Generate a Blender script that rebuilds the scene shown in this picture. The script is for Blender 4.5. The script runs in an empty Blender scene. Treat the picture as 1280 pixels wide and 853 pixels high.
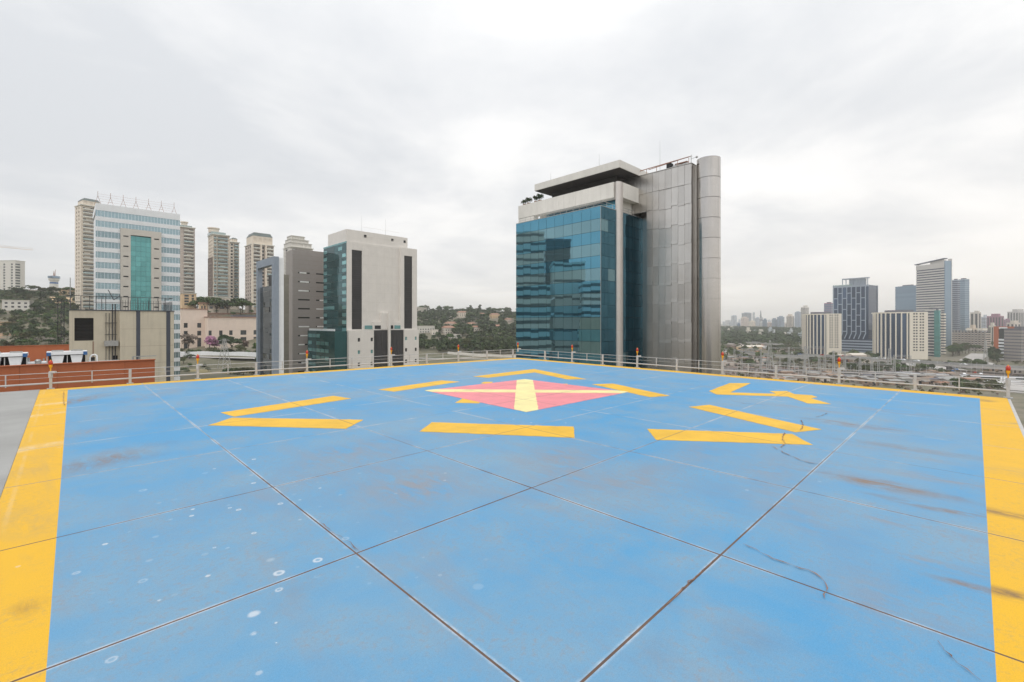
import bpy, math, random
import numpy as np
from mathutils import Vector, Matrix
R = math.radians
rnd = random.Random(7)
sc = bpy.context.scene
C = sc.collection

# ------------------------------------------------------------------ camera, sky, sun, exposure
F0, H0, ZC = 569.0, 403.0, 40.0            # focal length and horizon row of the photograph, eye height above the plain
YAW = R(45.5)
SA, CA = math.sin(YAW), math.cos(YAW)
DECK = ZC - 1.8
cam = bpy.data.cameras.new('camera'); camo = bpy.data.objects.new('camera', cam); C.objects.link(camo)
camo.location = (0, 0, ZC); camo.rotation_euler = (R(90), 0, YAW - R(90))
cam.sensor_width = 36; cam.lens = 36 * F0 / 1280; cam.shift_y = -(426.5 - H0) / 1280
cam.clip_start = .05; cam.clip_end = 40000
sc.camera = camo

SUN_EL, SUN_AZ = R(52), (-.85, -.35)       # high soft sun behind the cloud, over the left shoulder
w = bpy.data.worlds.new('World'); sc.world = w; w.use_nodes = True
nt = w.node_tree; nt.nodes.clear()
def N(t, **k):
    n = nt.nodes.new(t)
    for a, b in k.items(): setattr(n, a, b)
    return n
def L(a, b): nt.links.new(a, b)
def M(op, a, b=None, c=None):
    n = N('ShaderNodeMath', operation=op)
    for i, v in enumerate((a, b, c)):
        if v is None: continue
        if isinstance(v, (int, float)): n.inputs[i].default_value = v
        else: L(v, n.inputs[i])
    return n.outputs[0]
sky = N('ShaderNodeTexSky', sky_type='NISHITA', sun_disc=False)
sky.sun_elevation = SUN_EL; sky.sun_rotation = math.atan2(SUN_AZ[0], SUN_AZ[1])
tc = N('ShaderNodeTexCoord'); sp = N('ShaderNodeSeparateXYZ'); L(tc.outputs['Generated'], sp.inputs[0])
zz = M('MAXIMUM', sp.outputs[2], 0.0)
den = M('ADD', zz, .16)
cx, cy = M('DIVIDE', sp.outputs[0], den), M('DIVIDE', sp.outputs[1], den)
cb = N('ShaderNodeCombineXYZ'); L(cx, cb.inputs[0]); L(cy, cb.inputs[1])
mp = N('ShaderNodeMapping'); L(cb.outputs[0], mp.inputs[0])
mp.inputs['Rotation'].default_value = (0, 0, R(18)); mp.inputs['Scale'].default_value = (.95, 1.05, 1); mp.inputs['Location'].default_value = (3.1, 1.7, 0)
n1 = N('ShaderNodeTexNoise'); n1.inputs['Scale'].default_value = .95; n1.inputs['Detail'].default_value = 8; n1.inputs['Roughness'].default_value = .56; n1.inputs['Distortion'].default_value = .25
L(mp.outputs[0], n1.inputs['Vector'])
right = M('ADD', M('MULTIPLY', sp.outputs[0], SA), M('MULTIPLY', sp.outputs[1], -CA))     # +1 to the right of the view
val = M('ADD', n1.outputs['Fac'], M('MULTIPLY', right, .09))
rmp = N('ShaderNodeValToRGB'); L(val, rmp.inputs[0])
e = rmp.color_ramp.elements
e[0].position = .34; e[0].color = (.735, .757, .785, 1)
e[1].position = .66; e[1].color = (1.07, 1.06, 1.04, 1)
m_ = e.new(.49); m_.color = (.865, .874, .884, 1)
hz = M('POWER', M('SUBTRACT', 1.0, M('MINIMUM', zz, 1.0)), 6.5)
warm = N('ShaderNodeMixRGB'); L(M('MULTIPLY', hz, M('ADD', .55, M('MULTIPLY', right, .45))), warm.inputs[0]); L(rmp.outputs[0], warm.inputs[1]); warm.inputs[2].default_value = (1.20, 1.12, 1.02, 1)
up = N('ShaderNodeVectorMath', operation='SCALE'); L(warm.outputs[0], up.inputs[0])
L(M('MULTIPLY', 10.0, M('ADD', 1.0, M('MULTIPLY', M('POWER', zz, 2.0), .55))), up.inputs['Scale'])   # an overcast sky is brighter overhead
mx = N('ShaderNodeMixRGB'); mx.inputs[0].default_value = .94; L(sky.outputs[0], mx.inputs[1]); L(up.outputs[0], mx.inputs[2])
bg = N('ShaderNodeBackground'); bg.inputs[1].default_value = .1; L(mx.outputs[0], bg.inputs[0])
wo = N('ShaderNodeOutputWorld'); L(bg.outputs[0], wo.inputs[0])
sun = bpy.data.lights.new('sun', 'SUN'); sun.energy = 1.1; sun.angle = R(14); sun.color = (1, .96, .90)
so = bpy.data.objects.new('sun', sun); C.objects.link(so)
sd = Vector((SUN_AZ[0] * math.cos(SUN_EL), SUN_AZ[1] * math.cos(SUN_EL), math.sin(SUN_EL) * .92))
so.rotation_euler = (-sd).to_track_quat('-Z', 'Y').to_euler(); so.location = (0, 0, 300)
sc.view_settings.view_transform = 'Standard'; sc.view_settings.look = 'None'; sc.view_settings.gamma = 1
sc.view_settings.exposure = 0.0
sc.render.engine = 'CYCLES'
sc.cycles.max_bounces = 6; sc.cycles.volume_bounces = 2; sc.cycles.use_denoising = True

# ------------------------------------------------------------------ photograph geometry to place
def AB(X, Z): return (X * SA + Z * CA, -X * CA + Z * SA)
def spot(u, Z): return AB((u - 640) / F0 * Z, Z)
def zt(v, Z): return ZC + (H0 - v) / F0 * Z
def run(u0, Z, u1, phi=0.0):
    """length along direction phi (0 = +x) from the point seen at u0, depth Z, until it is seen at u1"""
    dX, dZ = math.cos(phi) * SA - math.sin(phi) * CA, math.cos(phi) * CA + math.sin(phi) * SA
    X0 = (u0 - 640) / F0 * Z; t = (u1 - 640) / F0
    return (t * Z - X0) / (dX - t * dZ)
def deck_pt(u, v): Z = F0 * 1.8 / (v - H0); return spot(u, Z)

# ------------------------------------------------------------------ mesh collector
class MB:
    def __init__(s): s.v = []; s.f = []; s.m = []
    def quad(s, a, b, c, d, m=0):
        n = len(s.v); s.v += [a, b, c, d]; s.f.append((n, n+1, n+2, n+3)); s.m.append(m)
    def box(s, x0, y0, z0, x1, y1, z1, m=0):
        n = len(s.v)
        s.v += [(x0,y0,z0),(x1,y0,z0),(x1,y1,z0),(x0,y1,z0),(x0,y0,z1),(x1,y0,z1),(x1,y1,z1),(x0,y1,z1)]
        for q in ((0,3,2,1),(4,5,6,7),(0,1,5,4),(1,2,6,5),(2,3,7,6),(3,0,4,7)):
            s.f.append(tuple(n+i for i in q)); s.m.append(m)
        return s
    def prism(s, pts, z0, z1, m=0, mtop=None):
        n = len(s.v); k = len(pts)
        s.v += [(p[0], p[1], z0) for p in pts] + [(p[0], p[1], z1) for p in pts]
        s.f.append(tuple(n + k + i for i in range(k))); s.m.append(m if mtop is None else mtop)
        s.f.append(tuple(n + i for i in reversed(range(k)))); s.m.append(m)
        for i in range(k):
            j = (i + 1) % k; s.f.append((n+i, n+j, n+k+j, n+k+i)); s.m.append(m)
        return s
    def beam(s, p, q, wd, m=0, n=4, r1=None):
        p, q = Vector(p), Vector(q); d = q - p
        if d.length < 1e-6: return s
        d.normalize(); a = d.orthogonal().normalized(); b = d.cross(a)
        if n == 4 and abs(d.z) < .99:
            a = Vector((-d.y, d.x, 0)).normalized(); b = d.cross(a)
        k = len(s.v); r1 = wd if r1 is None else r1
        for c, r in ((p, wd), (q, r1)):
            for i in range(n):
                t = 2 * math.pi * (i + .5) / n
                s.v.append(tuple(c + (a * math.cos(t) + b * math.sin(t)) * r * (.7071 if n == 4 else .5) ))
        for i in range(n):
            j = (i + 1) % n; s.f.append((k+i, k+j, k+n+j, k+n+i)); s.m.append(m)
        s.f.append(tuple(k + i for i in reversed(range(n)))); s.m.append(m)
        s.f.append(tuple(k + n + i for i in range(n))); s.m.append(m)
        return s
    def tube(s, pts, wd, m=0, n=6):
        for a, b in zip(pts, pts[1:]): s.beam(a, b, wd, m, n)
        return s
    def lathe(s, c, prof, n=12, m=0):
        k = len(s.v)
        for r, z in prof:
            for i in range(n):
                t = 2 * math.pi * i / n; s.v.append((c[0] + r * math.cos(t), c[1] + r * math.sin(t), c[2] + z))
        for j in range(len(prof) - 1):
            for i in range(n):
                i2 = (i + 1) % n
                s.f.append((k+j*n+i, k+j*n+i2, k+(j+1)*n+i2, k+(j+1)*n+i)); s.m.append(m)
        s.f.append(tuple(k + (len(prof)-1)*n + i for i in range(n))); s.m.append(m)
        s.f.append(tuple(k + i for i in reversed(range(n)))); s.m.append(m)
        return s
    def mesh(s, name, mats, smooth=False):
        me = bpy.data.meshes.new(name); me.from_pydata(s.v, [], s.f)
        if not isinstance(mats, (list, tuple)): mats = [mats]
        for m in mats: me.materials.append(m)
        if len(mats) > 1: me.polygons.foreach_set('material_index', s.m)
        if smooth: me.polygons.foreach_set('use_smooth', [True] * len(s.f))
        me.update(); return me

def put(name, me, parent=None, loc=(0,0,0), rz=0.0, label=None, cat=None, group=None, kind=None, rot=None):
    o = bpy.data.objects.new(name, me); C.objects.link(o)
    o.location = loc; o.rotation_euler = rot if rot else (0, 0, rz)
    if parent: o.parent = parent
    for k, v in (('label', label), ('category', cat), ('group', group), ('kind', kind)):
        if v: o[k] = v
    return o
def thing(name, label, cat, loc=(0,0,0), rz=0.0, group=None): return put(name, None, None, loc, rz, label, cat, group)
def part(name, mb, mats, parent, label=None, kind=None, smooth=False, loc=(0,0,0), rz=0.0):
    return put(name, mb.mesh(name, mats, smooth), parent, loc, rz, label, None, None, kind)
def copy_tree(o, parent=None, **props):
    c = o.copy(); C.objects.link(c); c.parent = parent
    for k, v in props.items(): c[k] = v
    for ch in list(o.children): copy_tree(ch, c)
    return c

# ------------------------------------------------------------------ materials
def lin(c):
    c = c / 255; return c / 12.92 if c <= .04045 else ((c + .055) / 1.055) ** 2.4
def rgb(r, g, b): return (lin(r), lin(g), lin(b), 1)
def mul(c, k): return (c[0]*k, c[1]*k, c[2]*k, 1)
MATS = {}
class Sh:
    """small node-graph helper"""
    def __init__(s, name):
        s.mat = bpy.data.materials.new(name); s.mat.use_nodes = True
        s.t = s.mat.node_tree; s.b = s.t.nodes['Principled BSDF']
    def n(s, t, **k):
        n = s.t.nodes.new(t)
        for a, b in k.items(): setattr(n, a, b)
        return n
    def l(s, a, b): s.t.links.new(a, b)
    def math(s, op, a, b=None, clamp=False):
        n = s.n('ShaderNodeMath', operation=op); n.use_clamp = clamp
        for i, v in enumerate((a, b)):
            if v is None: continue
            if isinstance(v, (int, float)): n.inputs[i].default_value = v
            else: s.l(v, n.inputs[i])
        return n.outputs[0]
    def pos(s, obj=False):
        return s.n('ShaderNodeTexCoord').outputs['Object'] if obj else s.n('ShaderNodeNewGeometry').outputs['Position']
    def map(s, vec, sc_=(1,1,1), loc=(0,0,0), rot=(0,0,0)):
        m = s.n('ShaderNodeMapping'); s.l(vec, m.inputs[0]); m.inputs['Scale'].default_value = sc_; m.inputs['Location'].default_value = loc; m.inputs['Rotation'].default_value = rot
        return m.outputs[0]
    def noise(s, vec, scale, detail=4, rough=.55, dist=0):
        n = s.n('ShaderNodeTexNoise'); n.inputs['Scale'].default_value = scale; n.inputs['Detail'].default_value = detail; n.inputs['Roughness'].default_value = rough; n.inputs['Distortion'].default_value = dist
        s.l(vec, n.inputs['Vector']); return n.outputs['Fac']
    def ramp(s, fac, stops):
        n = s.n('ShaderNodeValToRGB'); s.l(fac, n.inputs[0]); el = n.color_ramp.elements
        while len(el) > 1: el.remove(el[-1])
        el[0].position = stops[0][0]; el[0].color = stops[0][1]
        for p, c in stops[1:]: x = el.new(p); x.color = c
        return n.outputs[0]
    def step(s, fac, a, b):
        n = s.n('ShaderNodeMapRange'); n.clamp = True; n.inputs[1].default_value = a; n.inputs[2].default_value = b
        s.l(fac, n.inputs[0]); return n.outputs[0]
    def mix(s, fac, a, b, mode='MIX'):
        n = s.n('ShaderNodeMixRGB', blend_type=mode)
        for i, v in enumerate((fac, a, b)):
            if isinstance(v, (int, float)): n.inputs[i].default_value = v
            elif isinstance(v, tuple): n.inputs[i].default_value = v
            else: s.l(v, n.inputs[i])
        return n.outputs[0]
    def bump(s, h, strength, dist=.02):
        n = s.n('ShaderNodeBump'); n.inputs['Strength'].default_value = strength; n.inputs['Distance'].default_value = dist
        s.l(h, n.inputs['Height']); s.l(n.outputs[0], s.b.inputs['Normal'])
    def rand(s): return s.n('ShaderNodeObjectInfo').outputs['Random']
def plain(name, col, rough=.7, metal=0.0, var=.12, scale=.6, obj=True, rvar=0.0, bump=0.0, bscale=8.0, streak=0.0, spec=.5):
    """paint, stone, metal ...: base colour with blotches, optional rain streaks, optional object-to-object change"""
    s = Sh(name); p = s.pos(obj)
    f = s.noise(p, scale, 5, .6)
    c = s.mix(s.step(f, .3, .72), mul(col, 1 - var), mul(col, 1 + var))
    if streak:
        g = s.noise(s.map(p, (2.2, 2.2, .12)), 1.0, 4, .6)
        c = s.mix(s.math('MULTIPLY', s.step(g, .5, .75), streak), c, mul(col, .45))
    if rvar:
        hs = s.n('ShaderNodeHueSaturation'); s.l(c, hs.inputs['Color'])
        s.l(s.math('ADD', s.math('MULTIPLY', s.rand(), 2 * rvar), 1 - rvar), hs.inputs['Value']); c = hs.outputs[0]
    s.l(c, s.b.inputs['Base Color']); s.b.inputs['Roughness'].default_value = rough; s.b.inputs['Metallic'].default_value = metal
    s.b.inputs['Specular IOR Level'].default_value = spec
    if bump: s.bump(s.noise(p, bscale, 4), bump)
    return s.mat
def glass(name, col, rough=.06, metal=.6, rvar=.25, wave=.0, wscale=.35):
    """coated facade glass: tinted mirror-like pane"""
    s = Sh(name); hs = s.n('ShaderNodeHueSaturation'); hs.inputs['Color'].default_value = col
    s.l(s.math('ADD', s.math('MULTIPLY', s.rand(), 2 * rvar), 1 - rvar), hs.inputs['Value'])
    s.l(hs.outputs[0], s.b.inputs['Base Color']); s.b.inputs['Roughness'].default_value = rough; s.b.inputs['Metallic'].default_value = metal
    if wave: s.bump(s.noise(s.pos(), wscale, 2), wave, .25)
    return s.mat

def make_deck(name, blue):
    """worn deck paint, one continuous pattern over all slabs: faded patches, grime, brown stains, flaked spots, rubbed slab lips"""
    s = Sh(name); p = s.pos()
    big = s.noise(p, .30, 5, .55, .4); mid = s.noise(p, 1.5, 6, .65, .3); fine = s.noise(p, 24, 5, .75); grain = s.noise(p, 150, 2, .6); sand = s.noise(p, 60, 3, .7)
    streak = s.noise(s.map(p, (2.2, .45, 1)), 1.1, 6, .65, .6); flk = s.noise(s.map(p, (7.0, 2.6, 1)), 1.0, 8, .72, .5)
    if blue:
        base, faded, grime, bare, brown = (.075, .308, .568, 1), (.190, .345, .490, 1), (.275, .262, .270, 1), (.66, .70, .74, 1), (.235, .170, .130, 1)
    else:
        base, faded, grime, bare, brown = (.800, .450, .002, 1), (.770, .440, .022, 1), (.48, .33, .11, 1), (.78, .62, .38, 1), (.19, .115, .060, 1)
    c = s.mix(s.math('MULTIPLY', s.step(s.math('ADD', s.math('MULTIPLY', big, .55), s.math('MULTIPLY', mid, .45)), .40, .62), .95), base, faded)
    c = s.mix(s.math('MULTIPLY', s.step(streak, .50, .78), s.math('MULTIPLY', s.step(big, .42, .60), .55)), c, grime)
    def stain(u, v, along, across, ang, amt, col, lo=.38, hi=.62, tex=None):
        nonlocal c
        q = deck_pt(u, v)
        m_ = s.map(p, (1 / along, 1 / across, 0), (0, 0, 0)) if False else None
        mp_ = s.n('ShaderNodeMapping', vector_type='TEXTURE'); s.l(p, mp_.inputs[0]); mp_.inputs['Location'].default_value = (q[0], q[1], 0); mp_.inputs['Rotation'].default_value = (0, 0, ang); mp_.inputs['Scale'].default_value = (along, across, 1000)
        ln = s.n('ShaderNodeVectorMath', operation='LENGTH'); s.l(mp_.outputs[0], ln.inputs[0])
        d = s.math('ADD', ln.outputs['Value'], s.math('ADD', s.math('MULTIPLY', s.math('SUBTRACT', mid, .5), 1.9), s.math('MULTIPLY', s.math('SUBTRACT', flk, .5), 1.5)))
        f = s.math('MULTIPLY', s.math('SUBTRACT', 1.0, s.step(d, .25, 1.1)), s.step(tex if tex else flk, lo, hi))
        c = s.mix(s.math('MULTIPLY', f, min(1, amt * 1.5)), c, col)
    if blue:
        for a in ((430, 573, 1.3, .8, .5, .50, grime), (520, 606, 1.0, .9, 0, .55, grime), (350, 610, .9, .5, .3, .25, grime), (700, 575, 1.3, .7, .2, .50, grime), (790, 600, 1.1, .8, -.3, .48, grime), (960, 590, 1.4, .6, .1, .35, grime), (860, 570, 1.2, .5, .0, .35, grime),
                  (1000, 640, .9, .5, .6, .30, grime), (1080, 730, .5, .35, .4, .30, grime), (930, 800, .25, .2, 0, .16, brown), (820, 820, .22, .14, 0, .14, brown), (370, 742, .3, .2, .5, .12, brown), (130, 575, .9, .5, .6, .50, brown), (110, 540, .9, .4, .6, .45, grime), (100, 500, 1.3, .4, .9, .75, brown), (190, 495, 1.2, .4, .9, .40, grime)):
            stain(*a)
        for a in ((1090, 604, .20, .85, .06, .95, brown), (1195, 640, .13, .75, .06, .95, brown), (1220, 735, .07, .28, .1, .95, brown), (1170, 705, .12, .40, .1, .6, grime), (1150, 660, .14, .9, .05, .55, grime), (1060, 530, .25, .9, .05, .75, brown), (1130, 560, .25, 1.2, .05, .45, brown), (1180, 600, .2, .8, .05, .5, grime), (1120, 515, .3, 1.2, 0, .4, grime), (1000, 510, .3, 1.3, 0, .4, grime), (1130, 770, .25, .5, .3, .3, grime), (900, 485, .3, 1.6, 0, .35, grime), (760, 470, .4, 1.8, 0, .3, grime), (560, 470, 1.6, .5, 0, .35, grime), (330, 490, 1.6, .5, 0, .35, grime)): stain(*a, .42, .60, flk)
    else:
        for a in ((1250, 641, .13, .55, .1, .9, brown), (1258, 742, .09, .22, .3, .95, brown), (1272, 530, .18, .35, .4, .7, grime), (1262, 590, .3, .3, .2, .4, grime), (40, 560, .9, .2, .4, .5, bare), (45, 520, 1.0, .2, .4, .75, bare), (65, 505, .6, .2, .2, .6, bare), (30, 590, .3, .4, 0, .4, grime), (40, 655, .25, .5, .3, .45, grime), (35, 760, .12, .16, .0, .5, brown), (20, 640, .4, .3, .5, .35, grime), (1225, 500, .3, .3, 0, .8, brown), (95, 487, .5, .2, 0, .8, brown)): stain(*a)
    c = s.mix(s.math('MULTIPLY', s.step(fine, .50, .66), s.math('MULTIPLY', s.step(mid, .38, .60), .55)), c, grime)
    c = s.mix(s.math('MULTIPLY', s.step(sand, .56, .70), .24), c, mul(faded, 1.12))
    c = s.mix(s.math('MULTIPLY', s.math('SUBTRACT', 1.0, s.step(sand, .32, .46)), .16), c, mul(base, .72))
    # flaked spots and rings, gathered in patches
    spots = ((470, 612, 1.05, 3.6, .12), (492, 695, .55, 4.4, .12), (245, 655, 1.1, 4.0, .13), (330, 745, 1.0, 3.0, .15), (560, 760, .9, 2.6, .12), (340, 775, .5, 3.2, .11), (165, 790, .5, 4.0, .10), (600, 790, .7, 2.4, .12), (300, 590, 1.1, 2.6, .11), (1010, 620, .7, 4, .09), (700, 535, 1.4, 3, .09), (650, 790, .7, 2.2, .10)) if blue else ((40, 700, 1.5, 3, .08), (45, 540, 2, 2.5, .10))
    for u, v, rad, sc_, r0 in spots:
        q = deck_pt(u, v)
        ds = s.n('ShaderNodeVectorMath', operation='DISTANCE'); s.l(p, ds.inputs[0]); ds.inputs[1].default_value = (q[0], q[1], DECK)
        v_ = s.n('ShaderNodeTexVoronoi', feature='F1'); v_.inputs['Scale'].default_value = sc_ * 1.6; s.l(s.map(p, (1, 1, 0)), v_.inputs['Vector'])
        hs = s.n('ShaderNodeSeparateColor'); s.l(v_.outputs['Color'], hs.inputs[0])
        rr_ = s.math('MULTIPLY', s.math('ADD', .25, s.math('MULTIPLY', hs.outputs[1], .9)), r0 * 1.35)
        d = s.math('DIVIDE', s.math('ADD', v_.outputs['Distance'], s.math('MULTIPLY', s.math('ADD', s.math('MULTIPLY', s.math('SUBTRACT', sand, .5), .10), s.math('MULTIPLY', s.math('SUBTRACT', fine, .5), .16)))), rr_)
        disc = s.math('SUBTRACT', 1.0, s.step(d, .75, 1.05)); hole = s.math('MULTIPLY', s.math('SUBTRACT', 1.0, s.step(d, .35, .6)), s.math('GREATER_THAN', hs.outputs[2], .45))
        on = s.math('MULTIPLY', s.math('GREATER_THAN', hs.outputs[0], .26), s.math('SUBTRACT', 1.0, s.step(ds.outputs['Value'], rad * .55, rad)))
        k = s.math('MULTIPLY', s.math('MULTIPLY', s.math('SUBTRACT', disc, s.math('MULTIPLY', hole, .75)), on), s.math('ADD', .12, s.math('MULTIPLY', hs.outputs[2], .6)), True)
        c = s.mix(k, c, bare)
    # lips of the slabs: paint rubbed pale beside each joint
    sx = s.n('ShaderNodeSeparateXYZ'); s.l(p, sx.inputs[0])
    def lip(o, off):
        m_ = s.math('ABSOLUTE', s.math('SUBTRACT', s.math('MODULO', s.math('ADD', o, 40 - off + 1.0), 2.0), 1.0))
        return s.math('SUBTRACT', 1.0, s.step(s.math('ADD', m_, s.math('MULTIPLY', s.math('SUBTRACT', fine, .5), .045)), .010, .026))
    lips = s.math('MAXIMUM', lip(sx.outputs[0], 1.62), lip(sx.outputs[1], 1.38))
    c = s.mix(s.math('MULTIPLY', s.math('MULTIPLY', lips, s.math('MULTIPLY', s.step(mid, .42, .58), s.step(fine, .30, .55))), .75 if blue else .25), c, bare)
    c = s.mix(s.math('MULTIPLY', s.step(grain, .38, .62), .12), c, (.02, .03, .05, 1))
    s.l(c, s.b.inputs['Base Color'])
    s.l(s.math('ADD', .50, s.math('MULTIPLY', mid, .28)), s.b.inputs['Roughness']); s.b.inputs['Specular IOR Level'].default_value = .45
    s.bump(s.math('ADD', s.math('MULTIPLY', fine, .6), s.math('MULTIPLY', mid, 1.5)), .14, .006)
    return s.mat
def make_sealant():
    s = Sh('joint_sealant'); p = s.pos(); n_ = s.noise(p, 2.2, 5, .65); ln = s.n('ShaderNodeVectorMath', operation='LENGTH'); s.l(s.map(p, (1, 1, 0)), ln.inputs[0])
    c = s.mix(s.step(s.math('ADD', ln.outputs['Value'], s.math('MULTIPLY', s.math('SUBTRACT', n_, .5), 5)), 5.5, 9.0), (.165, .105, .078, 1), (.36, .42, .48, 1))
    c = s.mix(s.step(n_, .35, .65), c, s.mix(.5, c, (.05, .04, .04, 1)))
    s.l(c, s.b.inputs['Base Color']); s.b.inputs['Roughness'].default_value = .9
    return s.mat
def make_mark(name, base, worn, amt=.5):
    s = Sh(name); p = s.pos()
    mid = s.noise(p, 2.1, 6, .62, .3); fine = s.noise(s.map(p, (1, 2.2, 1), rot=(0, 0, R(40))), 14, 5, .7)
    c = s.mix(s.step(mid, .35, .68), base, mul(base, .84))
    c = s.mix(s.math('MULTIPLY', s.step(fine, .56, .72), s.math('MULTIPLY', s.step(mid, .40, .60), amt)), c, worn)
    sx = s.n('ShaderNodeSeparateXYZ'); s.l(p, sx.inputs[0])
    def line(o, off):
        m_ = s.math('ABSOLUTE', s.math('SUBTRACT', s.math('MODULO', s.math('ADD', o, 40 - off + 1.0), 2.0), 1.0))
        return s.math('SUBTRACT', 1.0, s.step(m_, .006, .016))
    c = s.mix(s.math('MULTIPLY', s.math('MAXIMUM', line(sx.outputs[0], 1.62), line(sx.outputs[1], 1.38)), .6), c, (.16, .12, .09, 1))
    s.l(c, s.b.inputs['Base Color']); s.b.inputs['Roughness'].default_value = .62
    s.bump(fine, .1, .004)
    return s.mat
def make_ground():
    s = Sh('ground'); p = s.pos()
    a = s.noise(p, .012, 6, .6, .3); b = s.noise(p, .09, 5, .65); c3 = s.noise(p, .6, 4, .7)
    c = s.ramp(a, [(.30, (.075, .085, .045, 1)), (.46, (.135, .130, .080, 1)), (.56, (.21, .185, .135, 1)), (.70, (.20, .175, .145, 1))])
    c = s.mix(s.step(b, .45, .68), c, (.105, .105, .068, 1)); c = s.mix(s.math('MULTIPLY', s.step(c3, .35, .7), .35), c, (.24, .21, .16, 1))
    s.l(c, s.b.inputs['Base Color']); s.b.inputs['Roughness'].default_value = .95
    return s.mat
def make_leaf(name, dark, light, sc_=.45):
    s = Sh(name); p = s.pos(); n1_ = s.noise(p, sc_, 3, .6); n2_ = s.noise(p, sc_ * 6, 2, .7)
    c = s.mix(s.step(s.math('ADD', s.math('MULTIPLY', n1_, .6), s.math('MULTIPLY', n2_, .4)), .36, .64), dark, light)
    hs = s.n('ShaderNodeHueSaturation'); s.l(c, hs.inputs['Color']); r = s.rand()
    s.l(s.math('ADD', .475, s.math('MULTIPLY', r, .045)), hs.inputs['Hue']); s.l(s.math('ADD', .72, s.math('MULTIPLY', r, .55)), hs.inputs['Value'])
    s.l(hs.outputs[0], s.b.inputs['Base Color']); s.b.inputs['Roughness'].default_value = .75; s.b.inputs['Specular IOR Level'].default_value = .25
    return s.mat
def make_brushed(name, col, rough, rvar=.1, dirt=.22):
    s = Sh(name); p = s.pos()
    g = s.noise(p, .22, 4, .55); f = s.noise(s.map(p, (1.2, 1.2, .08)), 1.0, 3, .5)
    c = s.mix(s.math('MULTIPLY', s.step(g, .45, .75), dirt), col, mul((col[0], col[1] * .92, col[2] * .82, 1), .62))
    c = s.mix(s.math('MULTIPLY', s.step(f, .5, .72), dirt), c, mul(col, .72))
    hs = s.n('ShaderNodeHueSaturation'); s.l(c, hs.inputs['Color']); s.l(s.math('ADD', s.math('MULTIPLY', s.rand(), 2 * rvar), 1 - rvar), hs.inputs['Value'])
    s.l(hs.outputs[0], s.b.inputs['Base Color']); s.b.inputs['Metallic'].default_value = .95
    s.l(s.math('ADD', rough - .04, s.math('MULTIPLY', g, .10)), s.b.inputs['Roughness'])
    s.bump(s.noise(p, .45, 1), .04, .05)
    return s.mat

m = MATS
m['blue'] = make_deck('blue_deck_paint', True)
m['yellow'] = make_deck('yellow_border_paint', False)
m['mark'] = make_mark('yellow_marking_paint', (.800, .470, .030, 1), (.30, .27, .22, 1), .45)
m['pink'] = make_mark('faded_pink_paint', (.80, .26, .29, 1), (.42, .40, .48, 1), .35)
m['cream'] = make_mark('cream_paint', (.86, .76, .36, 1), (.55, .50, .42, 1), .3)
m['sealant'] = make_sealant()
m['crack'] = plain('crack_filler', (.25, .155, .115, 1), .9, var=.4, scale=6, obj=False)
m['concrete'] = plain('grey_concrete', (.32, .32, .31, 1), .85, var=.16, scale=.7, obj=False, bump=.25, bscale=14)
m['roof_grey'] = plain('lower_roof', (.30, .30, .29, 1), .9, var=.2, scale=.5, obj=False)
m['white_paint'] = plain('white_rail_paint', (.48, .47, .46, 1), .45, var=.10, scale=5)
m['steel'] = plain('galvanised_steel', (.42, .42, .41, 1), .45, .6, var=.15, scale=3)
m['lamp_red'] = plain('red_lens', (.50, .035, .012, 1), .18, var=.15, scale=6, spec=.7)
m['lamp_amber'] = plain('amber_lamp_body', (.78, .36, .010, 1), .35, var=.1, scale=6)
m['orange'] = plain('terracotta_cladding', rgb(172, 98, 62), .75, var=.10, scale=.8, rvar=.06, streak=.12)
m['beige'] = plain('beige_block_wall', rgb(200, 191, 172), .85, var=.07, scale=.5, rvar=.03, streak=.30)
m['navy'] = plain('navy_strip', (.060, .068, .090, 1), .5)
m['dark'] = plain('dark_void', (.014, .014, .016, 1), .8)
m['louvre'] = plain('dark_louvre', (.035, .033, .034, 1), .6, rvar=.12)
m['rail_dark'] = plain('dark_railing', (.05, .05, .055, 1), .5)
m['white_clad'] = plain('white_cladding', (.82, .835, .85, 1), .35, var=.04, rvar=.04, streak=.08)
m['band_glass'] = glass('tower_band_glass', (.27, .37, .41, 1), .10, .6, .18, .02)
m['teal'] = glass('teal_pane', (.13, .36, .36, 1), .08, .6, .14, .02)
m['portal'] = plain('beige_stone_portal', rgb(206, 200, 190), .7, var=.05, streak=.1)
m['stone_pale'] = plain('pale_stone', rgb(222, 219, 213), .65, var=.06, scale=.4, rvar=.05, streak=.12)
m['granite'] = plain('pale_granite', rgb(219, 214, 208), .6, var=.05, scale=.3, rvar=.04, streak=.10)
m['teal_dark'] = glass('dark_teal_pane', (.030, .105, .115, 1), .05, .5, .35, .05)
m['teal_light'] = glass('light_teal_pane', (.20, .42, .43, 1), .08, .55, .2)
m['grey_clad'] = plain('taupe_cladding', rgb(150, 143, 138), .6, var=.04, rvar=.03, streak=.05)
m['slot'] = plain('white_slot_light', (.80, .80, .78, 1), .4)
m['olive'] = plain('olive_grey_cladding', rgb(128, 124, 112), .6, var=.08, rvar=.05)
m['blue_frame'] = plain('blue_grey_frame', rgb(140, 150, 163), .5, var=.06)
m['dark_glass'] = glass('dark_glass', (.075, .085, .090, 1), .05, .5, .3, .06)
m['pane_blue'] = glass('blue_pane', (.120, .330, .450, 1), .02, .88, .03, .012, .22)
m['pane_grey'] = glass('grey_green_pane', (.200, .350, .400, 1), .025, .85, .03, .012, .22)
m['pane_side'] = glass('side_pane', (.055, .170, .235, 1), .03, .8, .12, .012, .3)  # darker than the front panes: difference in reflection angle put into the tint
m['metal'] = make_brushed('brushed_metal_panel', (.60, .575, .545, 1), .29, .08, .3)
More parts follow.
